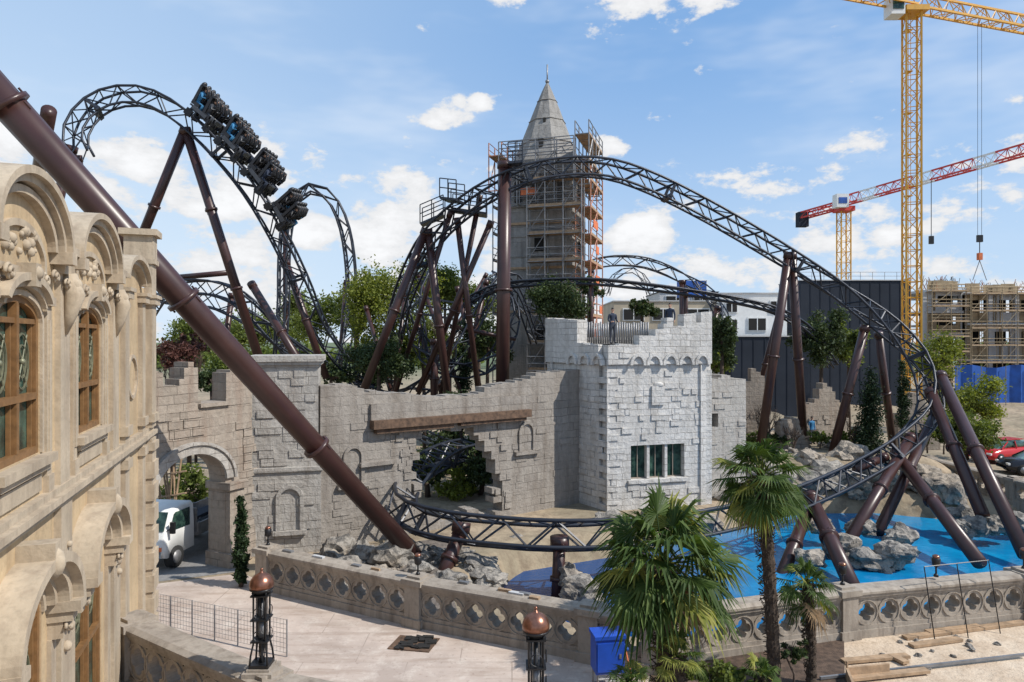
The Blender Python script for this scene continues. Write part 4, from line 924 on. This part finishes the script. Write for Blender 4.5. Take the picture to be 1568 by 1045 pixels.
# palms
def palm(name,px,pyc,d,zb,R,n,pxb=None,seed=1,yel=.2,tr=.13,lo=-62):
    random.seed(seed); c=S(px,pyc,d); b=G(pxb or px,d,zb); m=MB().mat('fibre')
    pts=[];rad=[]
    for i in range(26):
        t=i/25; p=b.lerp(c,t)+V((math.sin(t*3)*.05,0,0)); pts.append(p); rad.append((tr*(1.25-.3*t) if i%2 else tr*(1.08-.3*t))*(1+.35*t*t))
    m.tube(pts,rad,12,smooth=False)
    for i in range(420):
        t=rnd()**.7; a=ru(0,6.28); p=b.lerp(c,t); o=V((math.cos(a),math.sin(a),0)); m.rod(p+o*tr*.8,p+o*tr*(1.35+.6*t)+Z*ru(-.12,.14),.012,3)
    for k_ in range(n):
        t=k_/n; az=k_*2.399+ru(-.25,.25); el=math.radians(80+(lo-80)*t**.85+ru(-9,9)); kind='palm'
        if rnd()<yel*(.3+t): kind='palmy'
        if t>.95: kind='palmb'
        dr=V((math.cos(az)*math.cos(el),math.sin(az)*math.cos(el),math.sin(el)))
        st=c+Z*ru(-.15,.1); PL=R*ru(.36,.58); hub=st+dr*PL+Z*(-.05*R*(1 if el<.6 else 0))
        m.mat('palmy' if rnd()<.6 else 'palm'); m.tube([st,st.lerp(hub,.5)+Z*.04*R,hub],[.02,.015,.010],4)
        m.mat(kind); side=dr.cross(Z)
        if side.length<.05: side=V((1,0,0))
        side.normalize(); roll=ru(-.5,.5); side=(side+Z*roll).normalized(); up=side.cross(dr).normalized(); nf=26; FR=R*ru(.46,.62); 
        dr2=(dr-Z*.30).normalized()
        for j in range(nf):
            a=(j/(nf-1)-.5)*math.radians(215)+ru(-.03,.03); dd=dr2*math.cos(a)+side*math.sin(a); L=FR*(1-.2*abs(a)/1.9)*ru(.8,1.06)
            ax=(-dr2*math.sin(a)+side*math.cos(a)); w=L*.040
            mid=hub+dd*L*.55+up*(.05*L)-Z*.03*L; tip=hub+dd*L*ru(.90,1.0)-Z*L*ru(.12,.55)
            dn=up*(-w*.8)
            m.add([hub,mid-ax*w,mid+dn,mid+ax*w,tip],[(0,2,1),(0,3,2),(1,2,4),(2,3,4)])
    m.obj(name); random.seed(seed+100)
palm('fan_palm_tree',1165,732,15.6,.05,1.28,42,1186,3,.25)
palm('fan_palm_tree',1014,865,13.2,.05,1.72,46,1020,11,.12,.18,-42)
palm('fan_palm_tree',1235,895,15.8,.05,.82,24,1242,5,.3,.1,-50)
palm('fan_palm_tree',1035,1005,12.2,.05,.6,14,1032,8,.8,.12,-20)
palm('fan_palm_shrub',1165,1035,13.2,.05,.6,15,1165,9,.3,.08,-10); palm('fan_palm_shrub',965,1050,12.0,.05,.5,13,960,10,.3,.08,-10)
tree('shrub',1095,1035,13.4,.55,.3,'leaf_olive',1600,.06,zbase=.05,lobes=4,trunk=.03); tree('shrub',1215,1000,15.5,.4,.25,'leaf_dark',1000,.05,zbase=.05,lobes=4,trunk=.03)

# ---------------------------------------------------------------- lamps
def lamp(name,x,y,zb,sc=1.0):
    m=MB(); m.X=Matrix.Translation((x,y,zb))@Matrix.Scale(sc,4)
    m.mat('bal'); m.box(-.26,.26,-.26,.26,-.3,.135); m.box(-.2,.2,-.2,.2,.135,.18)
    m.mat('black'); m.box(-.17,.17,-.17,.17,.18,.24)
    for a in range(4):
        q=a*math.pi/2+math.pi/4; o=V((math.cos(q),math.sin(q),0)); m.tube([o*.22+Z*.24,o*.2+Z*.4,o*.15+Z*.6,o*.15+Z*1.45,o*.17+Z*1.5],.017,6)
        m.tube([o*.1+Z*.3,o*.1+Z*1.4],.01,5)
    m.tube([(0,0,.2),(0,0,.35),(0,0,.5),(0,0,1.4)],[.07,.03,.04,.035],8)
    for z in (.62,1.0,1.42): m.box(-.15,.15,-.15,.15,z,z+.025)
    m.mat('galv'); m.tube([(0,0,.68),(0,0,.95)],.06,8)
    m.mat('black')
    for z in (.75,1.15):
        for q in range(12): a=q*math.pi/6; b=(q+1)*math.pi/6; m.rod((.09*math.cos(a),-.155,z+.09*math.sin(a)),(.09*math.cos(b),-.155,z+.09*math.sin(b)),.008); m.rod((.155,.09*math.cos(a),z+.09*math.sin(a)),(.155,.09*math.cos(b),z+.09*math.sin(b)),.008)
    m.tube([(0,0,1.44),(0,0,1.5),(0,0,1.53),(0,0,1.56)],[.12,.17,.21,.2],16)
    m.mat('copper'); pr_=[(.205,1.56),(.21,1.62),(.19,1.69),(.14,1.76),(.07,1.80),(.03,1.82),(.02,1.86)]
    m.tube([(0,0,z) for r,z in pr_],[r for r,z in pr_],20); m.ball((0,0,1.87),.028)
    m.obj(name)
lamp('street_lamp',-4.42,12.05,2.1,1.0); lamp('street_lamp',.36,10.3,2.1,1.0)
def slamp(x,y,zb):
    m=MB().mat('black'); m.X=Matrix.Translation((x,y,zb)); m.tube([(0,0,0),(0,0,.05),(0,0,.09)],[.07,.06,.03],8); m.tube([(0,0,.09),(0,0,.28)],.025,6); m.tube([(0,0,.28),(0,0,.32),(0,0,.5),(0,0,.58)],[.05,.1,.12,.03],8); m.mat('copper'); m.ball((0,0,.56),.1,10,6,(1,1,.6)); m.obj('parapet_lantern')
for x,y in ((-7.9,22.1),(-2.66,19.3),(11.9,19.15),(8.96,18.5),(14.85,19.8)): slamp(x,y,1.39)

# ---------------------------------------------------------------- vehicles
def wheel(m,x,y,r=.33,w=.22):
    m.mat('tyre'); m.tube([(x,y-w/2,r),(x,y+w/2,r)],r,20); m.mat('galv'); m.tube([(x,y-w/2-.01,r),(x,y+w/2+.01,r)],r*.6,14)
def loft(m,secs):
    n=len(secs[0][1]); vs=[(x,y,z) for x,c in secs for y,z in c]; fs=[]
    for i in range(len(secs)-1):
        for k_ in range(n): k2=(k_+1)%n; fs.append((i*n+k_,i*n+k2,(i+1)*n+k2,(i+1)*n+k_))
    fs.append(tuple(range(n))); fs.append(tuple((len(secs)-1)*n+k_ for k_ in range(n-1,-1,-1))); m.add(vs,fs,True)
def car(name,loc,yaw,mat):
    m=MB(); m.X=Matrix.Translation(loc)@Matrix.Rotation(yaw,4,'Z'); m.mat(mat)
    def sec(hw,z0,z1): return [(-hw,z0),(-hw-.02,(z0+z1)/2),(-hw+.05,z1-.06),(-hw+.2,z1),(hw-.2,z1),(hw-.05,z1-.06),(hw+.02,(z0+z1)/2),(hw,z0)]
    loft(m,[(-2.1,sec(.7,.35,.75)),(-2.0,sec(.83,.25,.92)),(-1.2,sec(.86,.22,.97)),(1.0,sec(.87,.22,.95)),(1.7,sec(.84,.24,.84)),(2.02,sec(.75,.3,.68)),(2.1,sec(.6,.35,.55))])
    m.mat('glass'); loft(m,[(-1.95,sec(.72,.9,.95)),(-1.45,sec(.66,.9,1.38)),(-.2,sec(.66,.9,1.46)),(.35,sec(.64,.9,1.4)),(1.15,sec(.72,.88,.93))])
    m.mat(mat); m.hexa((-.55,0,1.455),(.85,0,0),(0,.52,0),(0,0,.02))
    for q in (-1,1):
        for x0,x1,z1 in ((-.3,-.32,1.4),(-1.5,-1.85,1.34),(.35,1.1,1.36)): m.rod((x0,q*.66,z1),(x1,q*.8,.93),.04,5)
    for x in (-1.3,1.3):
        for y in (-.8,.8): wheel(m,x,y)
    m.mat('white')
    for q in (-1,1): m.hexa((2.0,q*.6,.64),(.06,0,0),(0,.15,0),(0,0,.06)); 
    m.mat('carred')
    for q in (-1,1): m.hexa((-2.04,q*.66,.78),(.05,0,0),(0,.12,0),(0,0,.08))
    m.obj(name)
p=G(1533,45.5,.02); car('parked_car',p,math.radians(200),'carred'); p=G(1592,41,.02); car('parked_car',p,math.radians(170),'carblk')
m=MB(); m.X=Matrix.Translation((-12.75,24.6,.01))@Matrix.Rotation(math.radians(-98),4,'Z')
m.mat('white')
def cs(hw,z0,z1): return [(-hw,z0),(-hw,(z0+z1)/2),(-hw+.04,z1-.1),(-hw+.14,z1),(hw-.14,z1),(hw-.04,z1-.1),(hw,(z0+z1)/2),(hw,z0)]
loft(m,[(-.75,cs(.9,.45,2.1)),(0,cs(.92,.45,2.15)),(.5,cs(.92,.45,2.05)),(.85,cs(.92,.45,1.35)),(.98,cs(.9,.5,1.1)),(1.02,cs(.82,.5,.9))])
m.mat('glass'); m.add([(.56,-.78,1.98),(.56,.78,1.98),(.87,.82,1.38),(.87,-.82,1.38)],[(0,1,2,3)]); 
for q in (-1,1): m.add([(-.45,q*.935,1.95),(.42,q*.935,1.95),(.7,q*.935,1.35),(-.45,q*.935,1.3)],[(0,1,2,3)])
m.mat('black'); m.hexa((1.03,0,.62),(.02,0,0),(0,.7,0),(0,0,.1)); 
for q in (-1,1): m.hexa((.75,q*1.08,1.5),(.05,0,0),(0,.08,0),(0,0,.2)); m.rod((.8,q*.9,1.4),(.75,q*1.08,1.5),.02)
m.hexa((-2.6,0,.62),(2.0,0,0),(0,.35,0),(0,0,.1)); m.mat('galv'); m.hexa((-2.75,0,.85),(1.95,0,0),(0,1.0,0),(0,0,.06))
for q in (-1,1): m.hexa((-2.75,q*1.0,1.08),(1.95,0,0),(0,.025,0),(0,0,.17))
for i in range(5):
    for q in (-1,1): m.hexa((-.85-i*.95,q*1.03,1.08),(.04,0,0),(0,.02,0),(0,0,.2))
m.hexa((-.85,0,1.35),(.03,0,0),(0,.95,0),(0,0,.45)); m.mat('dgrey')
for i in range(6): m.beam((-1.1,-.6+i*.22,1.0+.05*i),(-4.4,-.5+i*.2,1.05+.05*i),.12,.12)
for x in (.35,-3.3):
    for y in (-.85,.85): wheel(m,x,y,.38,.26)
m.mat('orange'); 
for q in (-1,1): m.hexa((1.0,q*.72,.8),(.03,0,0),(0,.12,0),(0,0,.07))
m.obj('flatbed_truck')

# ---------------------------------------------------------------- people
def person(name,loc,yaw,arm=0,top='navy',bot='jeans'):
    J=[(0,0,.95,.13,.1),(0,0,1.12,.135,.1),(0,.0,1.32,.17,.11),(0,0,1.45,.1,.08),(0,0,1.52,.055,.055),(0,-.01,1.6,.075,.085),(0,-.01,1.69,.08,.095),(0,0,1.77,.045,.055)]
    E=[(i,i+1) for i in range(7)]
    for q in (-1,1):
        b=len(J); J+= [(q*.18,0,1.42,.065,.065),(q*.235,.02,1.15,.048,.048),(q*(.2 if arm else .25),-.18 if arm else -.04,1.06 if arm else .9,.033,.033),(q*(.16 if arm else .25),-.26 if arm else -.06,1.08 if arm else .82,.04,.022)]
        E+=[(2,b),(b,b+1),(b+1,b+2),(b+2,b+3)]
        h=len(J); J+=[(q*.1,0,.88,.1,.1),(q*.115,-.01,.5,.068,.068),(q*.13,.03,.1,.048,.048),(q*.14,-.05,.045,.045,.04),(q*.15,-.17,.03,.04,.025)]
        E+=[(0,h),(h,h+1),(h+1,h+2),(h+2,h+3),(h+3,h+4)]
    me=bpy.data.meshes.new(name+'_rig'); me.from_pydata([j[:3] for j in J],E,[]); o=bpy.data.objects.new(name+'_rig',me); scene.collection.objects.link(o)
    o.modifiers.new('s','SKIN'); sv=me.skin_vertices[0].data
    for i,j in enumerate(J): sv[i].radius=(j[3],j[4]); sv[i].use_root=(i==0)
    ss=o.modifiers.new('d','SUBSURF'); ss.levels=2; bpy.context.view_layer.update()
    dg=bpy.context.evaluated_depsgraph_get(); em=o.evaluated_get(dg).to_mesh(); m=MB(); m.X=Matrix.Translation(loc)@Matrix.Rotation(yaw,4,'Z')
    vs=[v.co.copy() for v in em.vertices]; groups={}
    for p_ in em.polygons:
        c=p_.center
        if c.z>1.66 or (c.z>1.58 and c.y>.01): k_='hair'
        elif c.z>1.5: k_='skin'
        elif c.z<.09: k_='black'
        elif abs(c.x)>.12 and ((c.y<-.19) if arm else (abs(c.x)>.2 and c.z<.9)): k_='skin'
        elif c.z<.93 and abs(c.x)<.22: k_=bot
        else: k_=top
        groups.setdefault(k_,[]).append(tuple(p_.vertices))
    first=True
    for k_,fs in groups.items():
        m.mat(k_)
        if first: m.add(vs,fs,True); first=False
        else:
            for f_ in fs: m.f.append(list(f_)); m.mi.append(m.cur); m.sm.append(True)
    m.mat('skin'); m.tube([(0,-.095,1.655),(0,-.125,1.63),(0,-.1,1.62)],[.01,.018,.012],6)
    for q in (-1,1):
        m.ball((q*.082,0,1.64),.022,6,5,(.5,1,1.3)); hx=q*(.16 if arm else .25); hy=-.26 if arm else -.06; hz_=1.08 if arm else .82
        for i in range(4):
            o_=(i-1.5)*.02
            if arm: m.tube([(hx+o_,hy,hz_),(hx+o_,hy-.05,hz_),(hx+o_,hy-.075,hz_-.03)],[.011,.009,.007],5)
            else: m.tube([(hx,hy+o_,hz_),(hx,hy+o_,hz_-.06),(hx-q*.015,hy+o_,hz_-.09+.008*abs(i-1.5))],[.011,.009,.007],5)
        m.tube([(hx-q*.01,hy-.02,hz_+.03),(hx-q*.04,hy-.05,hz_)],[.012,.008],5)
    r=m.obj(name); bpy.data.objects.remove(o); return r
person('standing_man',G(938,33.1,7.86),math.radians(25),1,'navy','jeans'); person('standing_man',G(1026,34.3,8.16),math.radians(-30),0,'navy','jeans')
person('construction_worker',G(1243,43,1.5),.4,0,'teal','jeans')

# ---------------------------------------------------------------- small site objects
m=MB(); m.X=Matrix.Translation((G(930,15.6).x,15.6,.0))@Matrix.Rotation(.15,4,'Z'); m.mat('bluebox')
m.box(-.33,.33,-.24,.24,.5,1.28); m.box(-.36,.36,-.27,.27,1.28,1.36); m.box(-.3,.3,-.265,-.241,.56,1.2); m.mat('galv')
for x in (-.28,.28):
    for y in (-.2,.2): m.rod((x,y,0),(x,y,.5),.025)
for z in (.12,.38):
    for y in (-.2,.2): m.rod((-.28,y,z),(.28,y,z),.02)
m.box(.2,.25,-.285,-.266,.85,.95); m.mat('bluefence')
for i in range(4): m.tube([(.36,-.15+i*.1,1.0),(.45,-.15+i*.1,1.0)],.04,8)
m.mat('orange'); m.tube([(.4,-.1,.95),(.5,-.2,.4),(.3,-.5,.05),(.0,-.7,.02)],.02,6)
m.obj('power_distribution_box')
m=MB().mat('plank')
for ii,(a,b) in enumerate((((1385,978,18.3),(1568,945,19.3)),((1395,990,17.8),(1470,975,18.2)),((1420,968,18.6),(1500,955,19)),((1290,1008,16.9),(1390,988,17.2)),((1365,985,17.2),(1388,1005,16.8)),((1300,1030,16),(1420,1015,16.4)))):
    p,q=S(*a),S(*b); p.z=q.z=.05+.008*ii; m.beam(p,q,.2,.07)
m.obj('timber_planks')
m=MB().mat('galv'); p=G(1250,16.2,.1); q=G(1570,17.2,.1); p.y=16.0; m.beam(p,q,.06,.06); m.obj('steel_edging_rail')
m=MB().mat('plank'); a=V((6.55,11.5,0)); b=V((7.9,16.1,0)); m.beam(a+Z*.15,b+Z*.15,.06,.3); m.beam(b+Z*.15,V((9.0,16.3,.15)),.06,.3)
for i in range(5): p=a.lerp(b,i/4); m.rod(p,p+Z*.45,.03)
m.obj('timber_bed_edging')
m=MB().mat('galv')
for i in range(7): 
    p=V((-10.2+i*.75,19.2-i*.32,0)); m.rod(p,p+Z*.95,.02)
for z in [.1+.12*i for i in range(8)]: m.rod((-10.2,19.2,z),(-10.2+4.5,19.2-1.92,z),.005)
for i in range(46): p=V((-10.2+i*.1,19.2-i*.0427,.1)); m.rod(p,p+Z*.84,.004,3)
m.obj('wire_mesh_fence')
m=MB().mat('wood'); c=G(634,18.0,.02)
m.hexa(c,(.55,-.1,0),(.1,.4,0),(0,0,.012)); m.mat('dark')
for i in range(26): m.hexa(c+V((ru(-.45,.45),ru(-.33,.33),.03)),(ru(.05,.16),ru(-.05,.05),0),(0,ru(.04,.11),0),(0,0,ru(.01,.04)))
m.obj('drain_excavation')
m=MB().mat('black'); 
f=Fr((11.2,18.2),(13.5,18.8))
for i in range(3): m.rod(f.P(i*1.1,0.1,0),f.P(i*1.1,-.25,1.9),.016)
m.rod(f.P(0,-.25,1.9),f.P(2.2,-.25,1.9),.012)
m.obj('site_handrail')
m=MB().mat('plank')
for i in range(8): p=G(248+i*3,31,0); m.rod(p,p+Z*ru(1.8,3)+V((ru(-.4,.4),0,0)),.05)
for z in (.9,1.9): m.beam(G(244,31,z),G(285,31,z+.2),.12,.06)
m.obj('timber_shoring')
m=MB().mat('rock')
for i in range(40):
    c=G(ru(1130,1300),ru(39.5,44),1.55); rock(m,c,ru(.1,.35))
for i in range(60):
    c=V((ru(-6.5,-1.4),ru(21.8,25),.03)); rock(m,c,ru(.04,.16))
for i in range(9):
    f=Fr((-7.9,22.1),(-2.66,19.3)) if i<4 else Fr((-2.66,19.3),(1.99,17.2)); s_=ru(.6,f.L-1); m.mat(random.choice(['plank','galv','lgrey'])); m.hexa(f.P(s_,ru(-.12,.12),1.34),f.u*ru(.05,.22),f.n*ru(.03,.08),Z*ru(.02,.04))
for i in range(18):
    c=G(ru(1300,1560),ru(16.5,18.6),.02); m.mat('rock'); rock(m,c,ru(.03,.09))
m.obj('stone_rubble')

# ---------------------------------------------------------------- light, sky, camera
el=math.radians(46); sv=V((.95,-.33,0)).normalized(); to=V((sv.x*math.cos(el),sv.y*math.cos(el),math.sin(el)))
sl=bpy.data.lights.new('sun','SUN'); sl.energy=5.0; sl.angle=math.radians(.5); sl.color=(1,.95,.87); so=bpy.data.objects.new('sun',sl); so.rotation_euler=to.to_track_quat('Z','Y').to_euler(); scene.collection.objects.link(so)
wd=bpy.data.worlds.new('World'); scene.world=wd; wd.use_nodes=True; nt=wd.node_tree; nn=nt.nodes; ll=nt.links
bg=nn['Background']; sky=nn.new('ShaderNodeTexSky'); sky.sky_type='NISHITA'; sky.sun_disc=False; sky.sun_elevation=el; sky.sun_rotation=math.atan2(to.x,to.y); sky.air_density=1.0; sky.dust_density=.6; sky.ozone_density=1.5
ll.new(sky.outputs[0],bg.inputs[0]); bg.inputs[1].default_value=.13
tc=nn.new('ShaderNodeTexCoord'); sep=nn.new('ShaderNodeSeparateXYZ'); ll.new(tc.outputs['Generated'],sep.inputs[0])
def mth(op,a,b=None,clamp=False):
    n=nn.new('ShaderNodeMath'); n.operation=op; n.use_clamp=clamp
    for i,v in enumerate((a,b)):
        if v is None: continue
        if isinstance(v,(int,float)): n.inputs[i].default_value=v
        else: ll.new(v,n.inputs[i])
    return n.outputs[0]
def wn(scale,sc,detail,rough=.6):
    vm=nn.new('ShaderNodeVectorMath'); vm.operation='MULTIPLY'; ll.new(tc.outputs['Generated'],vm.inputs[0]); vm.inputs[1].default_value=sc
    n=nn.new('ShaderNodeTexNoise'); n.inputs['Scale'].default_value=scale; n.inputs['Detail'].default_value=detail; n.inputs['Roughness'].default_value=rough; ll.new(vm.outputs[0],n.inputs[0]); return n.outputs[0]
def mrange(v,a,b,c,d,smooth=True):
    n=nn.new('ShaderNodeMapRange'); n.interpolation_type='SMOOTHSTEP' if smooth else 'LINEAR'; ll.new(v,n.inputs[0])
    for i,x in enumerate((a,b,c,d)): n.inputs[i+1].default_value=x
    return n.outputs[0]
nz=wn(11,(1,1,1.9),7,.62)
tot=mth('MULTIPLY',mrange(sep.outputs[2],.0,.12,.21,.17),mrange(sep.outputs[2],.19,.29,1,0))
for px,py,r,k_ in ((680,168,.085,.37),(735,158,.05,.33),(580,350,.17,.38),(340,290,.18,.37),(220,250,.15,.36),(470,350,.13,.36),(150,290,.12,.34),(20,215,.08,.40),(980,355,.12,.36),(1010,-5,.15,.32),(745,-12,.1,.31),(935,226,.05,.33),(1360,358,.06,.31),(1430,345,.05,.27),(1555,155,.03,.28),(390,400,.2,.32)):
    dv=V(((px-784)/F,1,(522.5-py)/F)).normalized(); vd=nn.new('ShaderNodeVectorMath'); vd.operation='SUBTRACT'; ll.new(tc.outputs['Generated'],vd.inputs[0]); vd.inputs[1].default_value=dv
    v2=nn.new('ShaderNodeVectorMath'); v2.operation='MULTIPLY'; ll.new(vd.outputs[0],v2.inputs[0]); v2.inputs[1].default_value=(1,1,1.9); v3=nn.new('ShaderNodeVectorMath'); v3.operation='LENGTH'; ll.new(v2.outputs[0],v3.inputs[0])
    tot=mth('MAXIMUM',tot,mrange(v3.outputs['Value'],0,r,k_,0))
dens=mth('ADD',nz,tot); cm=mrange(dens,.665,.765,0,1)
wisp=mrange(wn(2.6,(1,1.2,3.5),4,.65),.44,.75,0,.38)
sh=mrange(dens,.70,.93,.84,1.0)
cc=nn.new('ShaderNodeCombineColor'); ll.new(mth('MULTIPLY',sh,.97),cc.inputs[0]); ll.new(mth('MULTIPLY',sh,.98),cc.inputs[1]); ll.new(mth('MULTIPLY',sh,1.0),cc.inputs[2])
def bgc(col,st):
    b=nn.new('ShaderNodeBackground'); b.inputs[0].default_value=(*col,1); b.inputs[1].default_value=st; return b
b2=nn.new('ShaderNodeBackground'); b2.inputs[1].default_value=1.0; ll.new(cc.outputs[0],b2.inputs[0])
def mixs(fac,a,b):
    m1=nn.new('ShaderNodeMixShader')
    if isinstance(fac,float): m1.inputs[0].default_value=fac
    else: ll.new(fac,m1.inputs[0])
    ll.new(a,m1.inputs[1]); ll.new(b,m1.inputs[2]); return m1.outputs[0]
s1_=mixs(.62,bg.outputs[0],bgc((.27,.53,.96),1.0).outputs[0])
s2_=mixs(mth('ADD',mrange(sep.outputs[2],-.02,.42,.72,0),mrange(sep.outputs[0],.25,-.65,0,.5),True),s1_,bgc((.66,.81,.97),1.0).outputs[0])
s3_=mixs(wisp,s2_,bgc((.84,.91,1.0),1.0).outputs[0])
ll.new(mixs(cm,s3_,b2.outputs[0]),nn['World Output'].inputs[0])
cam=bpy.data.cameras.new('camera'); cam.sensor_width=36; cam.lens=F/1568*36; cam.clip_end=6000; cam.clip_start=.1
co=bpy.data.objects.new('camera',cam); co.location=(0,0,CH); co.rotation_euler=(math.radians(90),0,0); scene.collection.objects.link(co); scene.camera=co
scene.view_settings.view_transform='Standard'; scene.view_settings.look='None'; scene.view_settings.exposure=0; scene.view_settings.gamma=1
